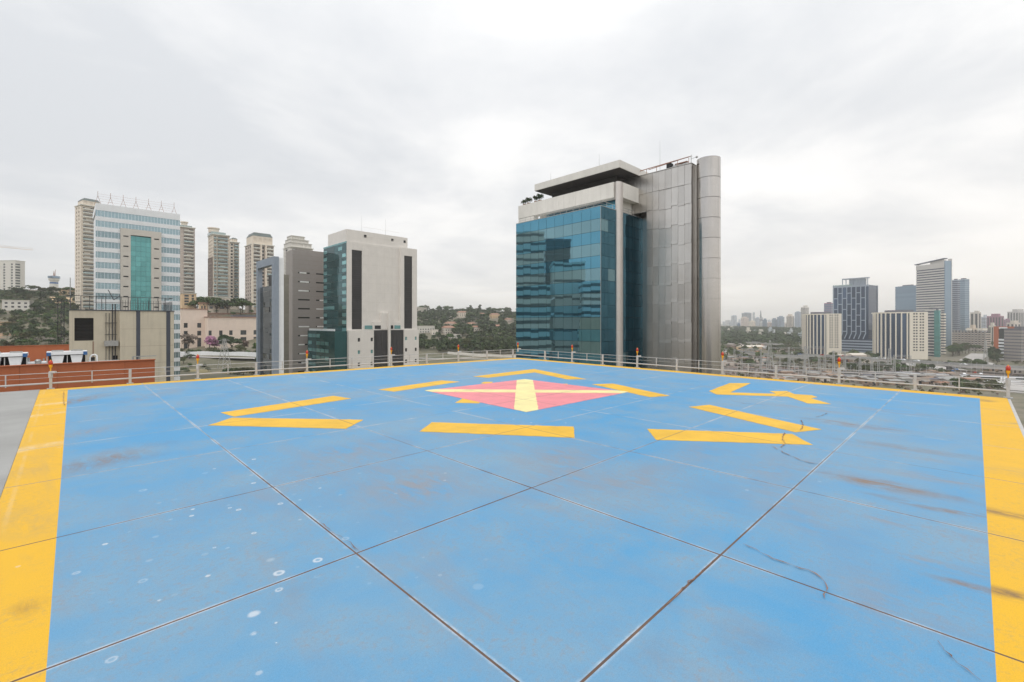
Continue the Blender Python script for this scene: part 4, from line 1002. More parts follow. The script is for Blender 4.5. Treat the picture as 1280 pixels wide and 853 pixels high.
for a, b, mt in ((454.5, 464, 'teal_light'), (467, 477, 'dark'), (485.5, 490, 'dark'), (491.5, 500, 'teal_light')): part('strip_window', MB().box(gx_(a), -1.06, gz_(411.5, 470), gx_(b), -1.003, gz_(407, 470)), m[mt], gr)
# teal glass side: panes one by one, opened blinds showing pale
NFl = 17; fh = 3.05; zt0 = H_ - .6; n4 = 6; tw = (D_ - .3) / n4
tA = MB().box(.03, 0, .03, tw - .03, .06, fh - .03).mesh('glass_pane', m['teal_dark']); tB = MB().box(.03, 0, .03, tw - .03, .06, 1.5).mesh('spandrel_pane', m['teal_light'])
for r in range(12):
    for c in range(n4):
        put('glass_pane', tA, gr, (-.12, D_ - .15 - c * tw, zt0 - (r + 1) * fh), rot=(rnd.gauss(0, .004), 0, R(-90) + rnd.gauss(0, .006)))
        if c in (n4 - 1, 0) and r > 0 or rnd.random() < .07: put('spandrel_pane', tB, gr, (-.17, D_ - .15 - c * tw, zt0 - (r + 1) * fh + .4), R(-90))
part('glass_side_cap', MB().box(-.14, 0, zt0, .0, D_, H_), m['teal_light'], gr)
pod = MB().box(-5.2, -.6, 0, -.2, D_ + 4.6, zpod - .3); part('teal_podium', pod, m['teal_dark'], gr)
for r in range(7):
    for c in range(5):
        if rnd.random() < .7: put('spandrel_pane', tB, gr, (-5.27, D_ + 3.6 - c * 4.4, zpod - 3.2 - r * fh), R(-90))
pq = MB()
for c in range(28): pq.box(-5.0, c * (D_ + 4) / 28, zpod - .28, -4.8, c * (D_ + 4) / 28 + .35, zpod + .6)
part('podium_fence', pq, m['white_clad'], gr)
for u, v in ((452, 267), (482, 272)):
    a_ = thing('antenna', 'thin rod antenna on the granite tower, ' + ('left one' if u < 460 else 'right one'), 'antenna', (*spot(u, GZ + gx_(u) * CA + 4), H_ + 3))
    part('rod', MB().beam((0, 0, 0), (0, 0, zt(v, GZ + gx_(u) * CA) - H_ - 3), .12, 0, 6, .05), m['steel'], a_)

# ------------------------------------------------------------------ apartment towers on the left hill
def frustum(w0, d0, z0, in_, h): 
    mb = MB(); a = in_
    mb.v = [(0,0,z0),(w0,0,z0),(w0,d0,z0),(0,d0,z0),(a,a,z0+h),(w0-a,a,z0+h),(w0-a,d0-a,z0+h),(a,d0-a,z0+h)]
    mb.f = [(0,1,5,4),(1,2,6,5),(2,3,7,6),(3,0,4,7),(4,5,6,7),(0,3,2,1)]; mb.m = [0]*6
    return mb
def apartment(label, uc, ul, ur, vsh, Z, bays, fwin, lwin, wall, bal, crown, depth=None, piers=()):
    r, W_, D_, H_ = tower(uc, ul, ur, vsh, Z, 'apartment_tower', label, 'apartment tower', None, R(14) if uc < 125 else 0.0, 'tall apartment towers on the left hill')
    D_ = min(D_, 40) if depth is None else depth
    fh = 3.15; n = int((H_ - 4) / fh); z0 = H_ - n * fh - .6
    zs_ = floors(z0, n, fh, .75, 2.55)
    fx = [(a * W_, b * W_) for a, b in bays] + [(a * W_, b * W_) for a, b in fwin]
    shell(r, W_, D_, 0, H_, sorted(fx), zs_, [(a * D_, b * D_) for a, b in lwin], zs_, wall, 'win', .5)
    for a, b in bays:
        bw = (b - a) * W_; d_ = 1.5
        me = MB().box(0, -d_, -.25, bw, .0, -.05).box(0, -d_, -.05, bw, -d_ + .12, .95).box(0, -d_ + .121, -.049, .12, 0, .95).box(bw - .12, -d_ + .121, -.049, bw, 0, .95).mesh('balcony', m[bal])
        me2 = me.copy(); me2.materials[0] = m['bal_glass']
        bl = MB().box(.3, .1, 0, bw * .55, .16, 1.7).mesh('curtain', m['house'])
        for k in range(n):
            put('balcony', me if (k % 9) else me2, r, (a * W_, 0, z0 + k * fh + .55))
            if rnd.random() < .45: put('curtain', bl, r, (a * W_ + rnd.uniform(0, bw * .35), 0, z0 + k * fh + .8))
    pq = MB()
    for x in piers: pq.box(x * W_ - .7, -1.9, 0, x * W_ + .7, -.004, H_ + .8)
    if piers: part('pier', pq, m['apt_cream'], r)
    part('cornice', MB().box(-.5, -1.7, H_ + .004, W_ + .4, D_ + .4, H_ + .7), m['balcony'], r)
    crown(r, W_, D_, H_ + .7)
    return r
def crown_mansard(h1, h2, ins, cap='mansard', wl='apt_cream'):
    def f(r, W_, D_, H_):
        mb = MB(); n_ = max(3, int((W_ - 2 * ins) / 3.2))
        punched(mb, ins, W_ - ins, H_, H_ + h1, even(ins, W_ - ins, n_, .45), [(H_ + h1 * .3, H_ + h1 * .8)], .3, 0, ins * .5)
        mb.box(ins, ins * .5 + .35, H_, W_ - ins, D_ - ins, H_ + h1 - .01); mb.quad((ins, ins*.5, H_), (ins, ins*.5, H_+h1), (ins, ins*.5+.4, H_+h1), (ins, ins*.5+.4, H_))
        part('crown', mb, m[wl], r)
        part('roof', frustum(W_ - ins * 1.6, D_ - ins * 1.6, H_ + h1, 1.6, h2), m[cap], r, loc=(ins * .8, ins * .4, 0))
    return f
def crown_tiers():
    def f(r, W_, D_, H_):
        for ins, h0, h1 in ((.5, 0, 4.0), (1.8, 4.0, 7.6), (3.6, 7.6, 11.2)):
            mb = MB(); x0, x1 = ins * .6, W_ - ins * 1.9; n_ = 5
            punched(mb, x0, x1, H_ + h0, H_ + h1, even(x0, x1, n_, .5), [(H_ + h0 + 1.0, H_ + h1 - .7)], .3, 0, ins)
            mb.box(x0 + .01, ins + .35, H_ + h0, x1, D_ - ins, H_ + h1 - .02); mb.quad((x0, ins, H_ + h0), (x0, ins, H_ + h1), (x0, ins + .4, H_ + h1), (x0, ins + .4, H_ + h0))
            part('crown', mb, m['apt_white'], r)
            part('terrace_edge', MB().box(x0 - .4, ins - .5, H_ + h1 + .003, x1 + .5, D_ - ins, H_ + h1 + .5), m['balcony'], r)
    return f
def crown_drum(h1, h2, f0, f1):
    def f(r, W_, D_, H_):
        part('crown', MB().box(W_ * f0 * .4, 1.5, H_, W_ * (1 - (1 - f1) * .4), D_ - 1, H_ + h1), m['bal_glass'], r)
        part('roof', MB().lathe((W_ * (f0 + f1) / 2, D_ * .42, H_ + h1), [(W_ * (f1 - f0) / 2, 0), (W_ * (f1 - f0) / 2, h2), (W_ * (f1 - f0) / 2 + .7, h2), (W_ * (f1 - f0) / 2 + .7, h2 + .8)], 16), m['apt_cream'], r)
    return f
apartment('cream tower with a dark mansard roof behind the left edge of the banded tower', 101.0, 93.4, 128, 256.5, 380, [(.10, .62)], [(.72, .85)], [(.2, .35), (.6, .75)], 'apt_cream', 'balcony', crown_mansard(4.0, 2.2, 1.5), 14)
apartment('apartment tower with an ochre cap behind the right edge of the banded tower', 221, 214, 243.6, 283.5, 400, [(.38, .92)], [], [(.3, .6)], 'apt_taupe', 'balcony', crown_drum(1.6, 3.0, .30, .66), 15)
apartment('tower with a dark brown tiled flank and a round cream cap', 266, 253.3, 287, 293.5, 400, [(.06, .20), (.28, .88)], [], [(.16, .30), (.44, .58), (.72, .86)], 'apt_cream', 'bal_glass', crown_drum(2.4, 3.2, -.15, .48), 18)
apartment('slim cream tower standing behind the tower with the round cap', 287.5, 281, 299, 303.0, 440, [(.45, .90)], [(.08, .30)], [(.4, .6)], 'apt_cream', 'bal_glass', crown_mansard(3.0, 1.4, 1.4), 14)
apartment('broad taupe tower with a grey mansard roof above the framed building', 314.5, 300.5, 342.2, 305.5, 390, [(.05, .36), (.66, .97)], [(.46, .56)], [(.12, .26), (.42, .56), (.74, .88)], 'apt_taupe', 'balcony', crown_mansard(7.0, 3.2, .9, 'mansard', 'apt_cream'), 20, (.02, .40, .62))
apartment('pale stepped tower half hidden behind the taupe tower', 363, 356, 391, 309, 450, [(.08, .90)], [], [(.3, .6)], 'apt_white', 'balcony', crown_tiers(), 20)
# brown lower flank of the tower with the round cap
for o in C.objects:
    if o.name.startswith('apartment_tower') and 'brown' in o['label']:
        zB = zt(321, 400) - o.location.z; D9 = 18
        bb = MB()
        punched(bb, 0, D9, 0, zB, [(a * D9, b * D9) for a, b in ((.16, .30), (.44, .58), (.72, .86))], floors(zB - 30 * 3.15 + .0, 30, 3.15, .75, 2.4)[max(0, 30 - int(zB / 3.15)):], .25)
        put('tiled_flank', bb.mesh('tiled_flank', m['apt_brown']), o, (-.26, D9, 0), R(-90))
def lowrise(name, label, cat, uc, ul, ur, vtop, Z, fx, fz, wall, pane='win', lwin=(), phi=0.0, zb=None, single=True, roof=None, group=None, depth=None, dep=.35, zabs=False):
    r, W_, D_, H_ = tower(uc, ul, ur, vtop, Z, name, label, cat, zb, phi, group)
    if depth: D_ = depth
    fxx = [(run(uc, Z, a, phi), run(uc, Z, b, phi)) for a, b in fx] if fx and fx[0][0] > 2 else [(a * W_, b * W_) for a, b in fx]
    zc_ = lambda v: zt(v, Z) - r.location.z
    fzz = list(fz) if zabs else [(zc_(b), zc_(a)) for a, b in fz] if fz and fz[0][0] > 200 else [(a * H_, b * H_) for a, b in fz]
    shell(r, W_, D_, 0, H_, fxx, fzz, [(a * D_, b * D_) for a, b in lwin], None, wall, pane, dep, single)
    if roof: part('roof', MB().box(-.4, -.5, H_ + .004, W_ + .4, D_ + .3, H_ + roof[1]), m[roof[0]], r)
    return r
# cream podium blocks under the towers, retaining wall, pink mansion block
lowrise('apartment_block', 'low cream block with piers at the foot of the ochre-capped tower', 'apartment block', 227.5, 224, 245.5, 367, 372, [(230.5, 236), (239.5, 242.5)], [(368.5, 371), (372, 374.5), (375.5, 378), (379, 381.5)], 'ochre', 'win', depth=12, roof=('balcony', .6))
lowrise('apartment_block', 'low cream block with piers below the tower with the round cap', 'apartment block', 260, 254, 288, 371.5, 372, [(262, 266), (269.5, 272.5), (274.5, 280.5), (283, 286)], [(374, 377), (378.5, 381.5), (383, 386)], 'apt_cream', 'win', [(.3, .7)], depth=12, roof=('balcony', .6))
lowrise('garden_pavilion', 'small cream domed pavilion between the two low cream blocks', 'pavilion', 250, 248.5, 259.5, 380, 368, [(251.5, 253.5), (255, 257)], [(382.5, 386.5)], 'ochre', 'win', depth=6, roof=('tile', 1.2))
rw = lowrise('retaining_wall', 'long brown terrace wall with pale recesses above the pink building', 'wall', 226, 222, 345, 391.5, 352, [(255.5 + 6.2 * k, 258.2 + 6.2 * k) for k in range(6)], [(394.5, 399)], 'retain', 'house', depth=5, roof=('tile', .5))
lowrise('shop_block', 'dark low block with a flat pale roof edge left of the terrace wall', 'building', 224, 220, 252, 392.5, 344, [(.1, .9)], [(.3, .9)], 'slate', 'dark', depth=6)
lowrise('shop_block', 'dark low block with a long window strip right of the terrace wall', 'building', 291, 288, 345, 394, 344, [(.05, .95)], [(.5, .85)], 'slate', 'dark', depth=6)
lowrise('sloped_roof_hall', 'long grey roofed hall behind the pink building', 'building', 281, 277, 350, 400.5, 334, [(.02, .98)], [(.05, .45)], 'slate', 'dark', depth=8)
Zm2 = 312
lowrise('pink_mansion', 'pale pink two storey pavilion with large dark windows beside the banded tower', 'building', 226.2, 222, 259.3, 386.5, Zm2, [(229.8, 234.6), (246.6, 251.5)], [(404, 410), (414, 420), (423, 437.5)], 'pinkish', 'win', depth=14, roof=('tile', .5))
lowrise('pink_wing', 'long pale pink wing with square dark windows and a flat cornice', 'building', 259.6, 256, 352, 397.0, Zm2 + 3, [(260.8, 264.6), (274, 278.2), (286.6, 290.8), (300.7, 308), (317, 321), (328, 332)], [(413.5, 419.5), (422.5, 431)], 'pinkish', 'win', depth=12, roof=('tile', .6))

hd = thing('site_hoarding', 'long white site hoarding below the pink building', 'fence', (0, 0, 0))
p0, p1 = spot(212, 292), spot(340, 288); nH = 26
hp = MB().box(0, -.05, 0, math.dist(p0, p1) / nH - .06, .05, 2.9).mesh('hoarding_panel', m['white_clad'])
ang = math.atan2(p1[1] - p0[1], p1[0] - p0[0])
for k in range(nH):
    a = (p0[0] + (p1[0]-p0[0]) * k / nH, p0[1] + (p1[1]-p0[1]) * k / nH); put('hoarding_panel', hp, hd, (*a, gz(*a) - .2), ang)
strip('dirt_track', [spot(205, 284), spot(270, 281), spot(345, 279)], 7, m['road_pale'], .15)
strip('dry_field', [spot(200, 238), spot(280, 240), spot(350, 242)], 70, m['field'], .1)
strip('bare_slope', [spot(-12, 268), spot(-4, 300), spot(4, 322)], 26, m['earth'], .25)
strip('bare_slope', [spot(82, 412), spot(92, 405)], 22, m['ochre'], .3)

# far left: slab block, crane, water tower, white house, ochre house
lb = lowrise('slab_block', 'pale apartment slab with two dark balcony strips at the left picture edge', 'apartment block', 19, -6, 31.2, 326, 540, [(.02, .52)], floors(2.2, 13, 3.25, .6, 2.5), 'apt_white', 'win', [(.05, .13), (.40, .50), (.78, .88)], phi=R(40), zabs=True, single=False, roof=('balcony', .5), zb=66.0)
bm2 = MB().box(0, -1.0, 0, 4.6, 0, 1.1).mesh('balcony', m['balcony'])
for k in range(13): put('balcony', bm2, lb, (.2, 0, 2.2 + k * 3.25 - .4))
cr = thing('tower_crane', 'thin pale tower crane jib at the left picture edge', 'crane', on_ground(-22, 470))
hz_ = zt(306.5, 470) - cr.location.z
mb = MB()
for dx, dy in ((0,0),(1.6,0),(1.6,1.6),(0,1.6)): mb.beam((dx, dy, 0), (dx, dy, hz_ + 3), .22)
for k in range(30): mb.beam((0, 0, k * hz_ / 30), (1.6, 0, (k + 1) * hz_ / 30), .14).beam((0, 1.6, (k + 1) * hz_ / 30), (0, 0, k * hz_ / 30), .14)
part('mast', mb, m['ochre'], cr)
mb = MB(); jl = run(-22, 470, 41)
mb.beam((-14, .8, hz_), (jl, .2, hz_ - 1.2), .35).beam((0, .8, hz_ + 4), (jl * .7, .4, hz_ - .4), .12).beam((0, .8, hz_ + 4), (-13, .8, hz_), .12)
for k in range(24): mb.beam((jl * k / 24, .8, hz_), (jl * (k + .5) / 24, .8, hz_ + 1.1), .12).beam((jl * (k + .5) / 24, .8, hz_ + 1.1), (jl * (k + 1) / 24, .8, hz_), .12)
part('jib', mb, m['ochre'], cr); part('counterweight', MB().box(-14, 0, hz_ - 2, -11, 1.6, hz_ + .4), m['retain'], cr)
wtw = thing('water_tower', 'white and blue water tower with a round red-topped head on the hill', 'water tower', on_ground(67.5, 600))
zz0 = wtw.location.z; q = lambda v: zt(v, 600) - zz0
part('shaft', MB().lathe((0, 0, 0), [(4.4, 0), (4.0, q(352))], 14), m['apt_white'], wtw)
part('blue_band', MB().lathe((0, 0, 0), [(4.35, q(363)), (4.3, q(360))], 14).lathe((0, 0, 0), [(4.15, q(355)), (4.13, q(353))], 14), m['cap'], wtw)
part('head', MB().lathe((0, 0, 0), [(4.0, q(352)), (5.2, q(350.5)), (5.4, q(348.5)), (4.6, q(348.4))], 14), m['apt_white'], wtw)
part('gallery', MB().lathe((0, 0, 0), [(4.6, q(348.4)), (5.9, q(348)), (5.9, q(345.5)), (3, q(345))], 14), m['blue_tower'], wtw)
part('mast', MB().beam((0, 0, q(345)), (0, 0, q(339)), 2.0, 0, 6, .5).beam((1.2, 0, q(345)), (1.6, 0, q(337)), .3), m['tile'], wtw)
def house(u, Z, wd, dp, ht, label, wall='house', rf='tile', rz=None, zb=None, group='houses on the wooded hills', gable=True, name='house'):
    p = on_ground(u, Z); r = thing(name, label, 'house', (p[0], p[1], (p[2] if zb is None else zb) - 1.5), rnd.uniform(-.5, .4) if rz is None else rz, group)
    n_ = max(2, int(wd / 3.2)); fx = even(.4, wd - .4, n_, .45); fz = [(1.5 + .9 + 2.9 * k, 1.5 + 2.2 + 2.9 * k) for k in range(max(1, int(ht / 2.9)))]
    shell(r, wd, dp, 0, ht + 1.5, fx, fz, even(.4, dp - .4, max(1, int(dp / 4)), .4), fz, wall, 'win', .2)
    if gable:
        g = MB(); h = ht + 1.5; o = .5; a = (-o, -o, h), (wd + o, -o, h), (wd + o, dp + o, h), (-o, dp + o, h); k1, k2 = (wd * .12, dp / 2, h + dp * .24), (wd * .88, dp / 2, h + dp * .24)
        g.v = [*a, k1, k2]; g.f = [(0,1,5,4), (1,2,5), (2,3,4,5), (3,0,4), (0,3,2,1)]; g.m = [0] * 5
        part('roof', g, m[rf], r)
    else: part('roof', MB().box(-.3, -.3, ht + 1.504, wd + .3, dp + .3, ht + 1.9), m[rf], r)
    return r
house(2.5, 352, 15, 10, 6.5, 'white flat-roofed house on the grassy terrace below the pale slab', 'apt_white', 'house', -.2, gable=False)
house(13, 356, 9, 8, 4.2, 'low white house right of the flat-roofed one, below the pale slab', 'house', 'house', .1)
house(77, 420, 20, 10, 4.5, 'ochre house among trees on the crest, left of the thin pole', 'ochre', 'tile', .2)
HS = [(521, 880, 34, 14, 11, 'white terraced block high on the wooded hill, next to the granite tower', 'house', 0), (550, 800, 14, 10, 5, 'small white house near the top of the wooded hill', 'house', 1), (563, 820, 10, 8, 5, 'grey house near the crest of the wooded hill', 'slate', 1),
      (562, 640, 30, 14, 7, 'wide cream house halfway up the wooded hill', 'apt_cream', 1), (574, 740, 18, 12, 8, 'tall cream house high on the wooded hill', 'apt_cream', 1), (586, 660, 14, 10, 4.5, 'house with a clay red roof halfway up the wooded hill', 'house', 1),
      (562, 560, 9, 8, 5, 'small pinkish house low on the wooded hill', 'pinkish', 1), (524, 520, 26, 12, 9, 'long white building low on the hill beside the granite tower', 'apt_white', 0), (540, 515, 9, 8, 6, 'white annexe right of the long white building', 'house', 0), (556, 525, 16, 12, 8, 'pale two storey house low on the wooded hill', 'house', 1),
      (568, 500, 17, 10, 4.5, 'low white shed at the foot of the wooded hill', 'apt_white', 0), (537, 460, 16, 9, 4, 'long low white roof at the foot of the hill', 'apt_white', 0), (615, 720, 17, 12, 6, 'cream house with a brown roof on the right of the wooded hill', 'ochre', 1), (613, 610, 22, 12, 4.5, 'house with a wide red roof on the right of the wooded hill', 'house', 1),
      (635, 690, 14, 10, 5, 'pale house near the left edge of the glass tower', 'apt_taupe', 1), (628, 800, 12, 10, 5, 'tiny pale house near the crest by the glass tower', 'house', 1), (602, 780, 12, 9, 6, 'tiny cream house under the crest of the wooded hill', 'apt_cream', 1), (593, 560, 12, 9, 5, 'house in the trees left of the red roof', 'house', 1)]
for u, Z, a, b, h, lab, wl, gb in HS: house(u, Z, a * .82, b * .8, h * .9, lab, wl, 'tile' if gb else 'house', gable=bool(gb))
cw_ = thing('boundary_wall', 'long white wall at the foot of the wooded hill', 'wall')
pts = [spot(560, 372), spot(600, 366), spot(655, 360)]; mb = MB()
for a, b in zip(pts, pts[1:]):
    for k in range(8):
        s0 = (a[0] + (b[0]-a[0]) * k / 8, a[1] + (b[1]-a[1]) * k / 8); s1 = (a[0] + (b[0]-a[0]) * (k+1) / 8, a[1] + (b[1]-a[1]) * (k+1) / 8); z = gz(*s0)
        mb.beam((*s0, z + .8), (*s1, gz(*s1) + .8), 2.6 / .7071 * .5)
part('panel', mb, m['apt_white'], cw_)
strip('hill_road', [spot(520, 350), spot(590, 352), spot(680, 345)], 9, m['road_pale'], .2)

# ------------------------------------------------------------------ right: the city across the plain
def fin_block(label, uc, ul, ur, vtop, Z, vbase):
    phi = R(-66); r, W_, D_, H_ = tower(uc, ul, ur, vtop, Z, 'finned_office_block', label, 'office block', 0.0, phi, 'cream office blocks with vertical fins')
    zs_ = floors(H_ - 3.6 - 13 * (H_ - 9) / 14, 14, (H_ - 9) / 14, .8, 2.3)
    mb = MB(); d = 26
    cols_ = [(W_ * f - .75, W_ * f + .75) for f in (.25, .39, .60, .74)]
    punched(mb, 0, W_, 0, H_, cols_, zs_, .3); mb.box(.01, .36, 0, W_, d, H_ - .02); mb.quad((0, 0, H_), (W_, 0, H_), (W_, .4, H_), (0, .4, H_)); mb.quad((W_, 0, 0), (W_, .4, 0), (W_, .4, H_), (W_, 0, H_)); mb.quad((0, 0, 0), (0, 0, H_), (0, .4, H_), (0, .4, 0))
    part('end_wall', mb, m['fin'], r)
    wm_ = MB().box(0, .10, 0, 1.5, .30, 1.5).mesh('window', m['louvre'])
    for a, b in cols_:
        for c, e_ in zs_: put('window', wm_, r, (a, 0, c))
    a_ = abs(run(uc, Z, ul, phi)); b_ = 16
    P = lambda t: (-a_ * math.sin(t), .4 + b_ * (1 - math.cos(t)))
    arc = [P(t) for t in np.linspace(0, R(90), 15)]
    gp_ = [(x, y + .7) for x, y in arc]
    for k in range(14):
        mbk = MB().prism([arc[k], arc[k], arc[k]][:0] + [(arc[k+1][0], arc[k+1][1] + .8), (arc[k][0], arc[k][1] + .8), (arc[k][0], arc[k][1] + 1.2), (arc[k+1][0], arc[k+1][1] + 1.2)], 2, H_ - 1.6)
        part('glass_bay', mbk, m['dkblue_glass'], r)
    for t in np.linspace(R(4), R(88), 9):
        x, y = P(t); dx, dy = -a_ * math.cos(t), b_ * math.sin(t); l_ = math.hypot(dx, dy); nx, ny = dy / l_, -dx / l_
        if ny > 0: nx, ny = -nx, -ny
        tx, ty = dx / l_ * .55, dy / l_ * .55; o = 1.5
        part('fin', MB().prism([(x - tx, y - ty + 1), (x + tx, y + ty + 1), (x + tx + nx * o, y + ty + ny * o + 1), (x - tx + nx * o, y - ty + ny * o + 1)][::-1], 0, H_ - 1.3), m['fin'], r)
    top = [(x, y - .3) for x, y in arc]
    part('roof_edge', MB().prism([(0.0, .42), (0, d), (-a_, d)] + top[::-1], H_ - 1.25, H_ - .1), m['fin'], r)
    part('core', MB().prism([(-.3, 2.2), (-.3, d - .5), (-a_ + 1.0, d - .5)] + [(x * .93, y + 1.6) for x, y in arc[::-1]][:-1], 0, H_ - 1.3), m['dkblue_glass'], r)
    part('roof_plant', MB().box(-a_ * .6, 8, H_ - .05, W_ * .4, 20, H_ + 2.2), m['slate'], r)
    return r
fin_block('cream block with vertical fins and a grid of tiny windows, left of the navy tower', 1033, 1008, 1052, 392.3, 550, 447)
fin_block('larger cream block with vertical fins and tiny windows, in front of the striped tower', 1137, 1100, 1160, 390.2, 490, 452)

nv, W_, D_, H_ = tower(1086, 1041, 1097.5, 355.8, 600.0, 'navy_tower', 'navy glass tower with pale staggered frames and an open roof portal', 'tower', 0.0, None)
part('core', MB().box(.6, .6, 0, W_, D_, H_ - .3), m['dkblue_glass'], nv)
ncol = 7; mL = D_ * .09; cwv = (D_ - mL - .8) / ncol; mod = 15.0
fr = MB()
for c in range(ncol + 1): fr.box(-.05, mL + c * cwv - .5, 24, .55, mL + c * cwv + .5, H_)
fr.box(-.04, D_ - 1.2, 24, .55, D_, H_).box(-.03, 0, H_ - 2.2, .55, D_, H_ + .02)
part('frame', fr, m['dkblue_frame'], nv)
hb = MB().box(0, .5, -.55, .5, cwv - .5, .55).mesh('transom', m['dkblue_frame']); gp = MB().box(.25, .55, .6, .55, cwv - .55, mod - .6).mesh('glass_pane', m['dkblue_glass'])
for c in range(ncol):
    k = 0; z = H_ - 2.2 - (8 if c % 2 else 15)
    put('glass_pane', MB().box(.25, .55, .6, .55, cwv - .55, H_ - 2.2 - z - .1).mesh('glass_pane', m['dkblue_glass']), nv, (0, mL + c * cwv, z))
    while z > 26:
        put('transom', hb, nv, (0, mL + c * cwv, z)); put('glass_pane', gp, nv, (0, mL + c * cwv, z - mod)); z -= mod
ls = MB().box(.62, -.06, 0, W_, .58, .35).mesh('floor_line', m['stripe_dark'])
for k in range(26): put('floor_line', ls, nv, (0, 0, 8 + k * (H_ - 10) / 26))
part('edge_post', MB().box(W_ - 1, -.1, 0, W_ + .05, .5, H_), m['dkblue_frame'], nv)
pt = MB()
y0_, y1_ = D_ * .05, D_ * .74
for k in range(8): y = y0_ + (y1_ - y0_) * k / 7; pt.box(2, y - .4, H_, 2.8, y + .4, zt(347.5, 600))
pt.box(1.9, y0_ - .5, zt(347.5, 600), 8, y1_ + .5, zt(346.3, 600)).box(3.2, y0_ + 3, H_, 7, y1_ * .75, zt(348, 600))
part('roof_portal', pt, m['dkblue_frame'], nv)
vs = MB()
for c in range(0, ncol + 1): vs.beam((-.2, mL + c * cwv, 24.5), (-2.2, mL + (c + .45) * cwv, 16), .9)
part('raking_strut', vs, m['dkblue_frame'], nv)
part('parapet_glass', MB().box(-.02, D_ * .45, H_ + .03, .3, D_, H_ + 1.4), m['bal_glass'], nv)
pd = thing('podium_block', 'grey banded low podium in front of the navy tower', 'building', (*spot(1104, 575), 0), R(-12))
d2 = run(1104, 575, 1048, R(78))
stack(pd, 14, d2, 0, 5, 3.6, 1.9, m['dkblue_glass'], m['dkblue_frame'])

st, W_, D_, H_ = tower(1180, 1145, 1189.3, 328.5, 720.0, 'striped_tower', 'tall pale grey striped tower with a slanting dark roof visor', 'tower', 0.0, None)
nfl = 31; stack(st, W_ - 1.2, D_, H_ - 8 - nfl * 3.95, nfl, 3.95, 1.75, m['stripe_dark'], m['stripe_pale'], .5)
part('base', MB().box(.5, .5, 0, W_ - 1.2, D_ - .5, H_ - 8 - nfl * 3.95), m['stripe_dark'], st)
part('head', MB().box(0, 0, H_ - 7.95, W_ - 1.2, D_, H_), m['stripe_pale'], st)
part('glass_flank', MB().box(.5, -.9, 0, W_ - 1.2, -.05, H_ + 3), m['blue_tower'], st); part('edge_pier', MB().box(W_ - 1.15, -1.0, 0, W_, 4, H_ + 6.5), m['stripe_pale'], st)
vz = MB(); vz.v = [(-1, -.6, H_ + 6), (-1, D_ * 1.03, H_ + 1), (6, D_ * 1.03, H_ + 1), (6, -.6, H_ + 6), (-1, -.6, H_ + 7.3), (-1, D_ * 1.06, H_ + 2.4), (6, D_ * 1.03, H_ + 2.4), (6, -.6, H_ + 7.3)]
vz.f = [(0,3,2,1), (4,5,6,7)[::-1], (0,1,5,4), (1,2,6,5), (2,3,7,6), (3,0,4,7)]; vz.m = [0]*6
part('roof_visor', vz, m['stripe_dark'], st); part('visor_wall', MB().box(1, .4, H_ + .01, 5, D_ * .5, H_ + 4.4), m['stripe_pale'], st)
part('antenna', MB().beam((3, D_ * .3, H_ + 5), (3, D_ * .3, H_ + 10), .5, 0, 6, .15), m['steel'], st)

def glass_block(label, uc, ul, ur, vtop, Z, mat='blue_tower', sp='dkblue_frame', fh=4.0, gh=3.3, depth=None, name='glass_block', top=None):
    r, W_, D_, H_ = tower(uc, ul, ur, vtop, Z, name, label, 'tower', 0.0, None)
    if depth: D_ = depth
    n = int((H_ - 2) / fh); stack(r, W_, D_, H_ - 2 - n * fh, n, fh, gh, m[mat], m[sp], .06)
    part('parapet', MB().box(.0, .0, H_ - 1.99, W_, D_, H_), m[sp if top is None else top], r)
    if H_ - 2 - n * fh > .1: part('base', MB().box(.02, .02, 0, W_, D_, H_ - 2.01 - n * fh), m[mat], r)
    part('roof_plant', MB().box(W_ * .2, D_ * .3, H_ + .003, W_ * .8, D_ * .7, H_ + 2.0), m['slate'], r)
    return r
glass_block('plain blue glass tower half hidden behind the left of the striped tower', 1147, 1119, 1152, 356.6, 800, 'blue_tower', 'blue_tower', 4.0, 3.6)
glass_block('dark ribbed tower touching the right side of the striped tower', 1197, 1189.6, 1200, 349.8, 830, 'stripe_dark', 'dkblue_frame', 3.6, 2.4)
glass_block('blue glass tower right of the ribbed tower', 1206, 1197.5, 1211.8, 348.9, 850, 'blue_tower', 'blue_frame', 4.0, 3.5)
glass_block('dark grey banded block behind the right end of the larger finned block', 1169, 1156, 1176, 386.8, 525, 'stripe_dark', 'stripe_pale', 3.4, 1.8)
glass_block('teal glass strip block beside the larger finned block', 1174, 1167.5, 1175.5, 388.2, 515, 'teal', 'teal', 3.4, 3.0)
glass_block('grey block with white window bars right of the teal strip', 1180, 1174.5, 1182.5, 392, 560, 'stripe_dark', 'fin', 3.4, 1.5)
glass_block('rounded purple grey tower between the finned block and the navy tower', 1039, 1030, 1043, 379, 900, 'blue_tower', 'magenta', 3.6, 2.6)
lg, W_, D_, H_ = tower(1232, 1190, 1239, 413.5, 600.0, 'long_grey_block', 'long grey apartment slab behind the green trees', 'apartment block', 0.0, None)
stack(lg, W_, D_, 0, int(H_ / 3.0), 3.0, 1.5, m['win'], m['apt_taupe'], .4); 
rib = MB()
for k in range(10): rib.box(-.5, D_ * k / 10, 0, .3, D_ * k / 10 + 1.6, H_)
part('rib', rib, m['grey_clad'], lg); part('roof_plant', MB().box(1, D_ * .1, H_, W_, D_ * .25, H_ + 3).box(1, D_ * .55, H_, W_, D_ * .6, H_ + 2.5), m['house'], lg)
os_, W_, D_, H_ = tower(1273, 1248, 1277, 419.5, 470.0, 'white_office_block', 'white office block with dark window rows in front of the orange frame', 'office block', 0.0, None)
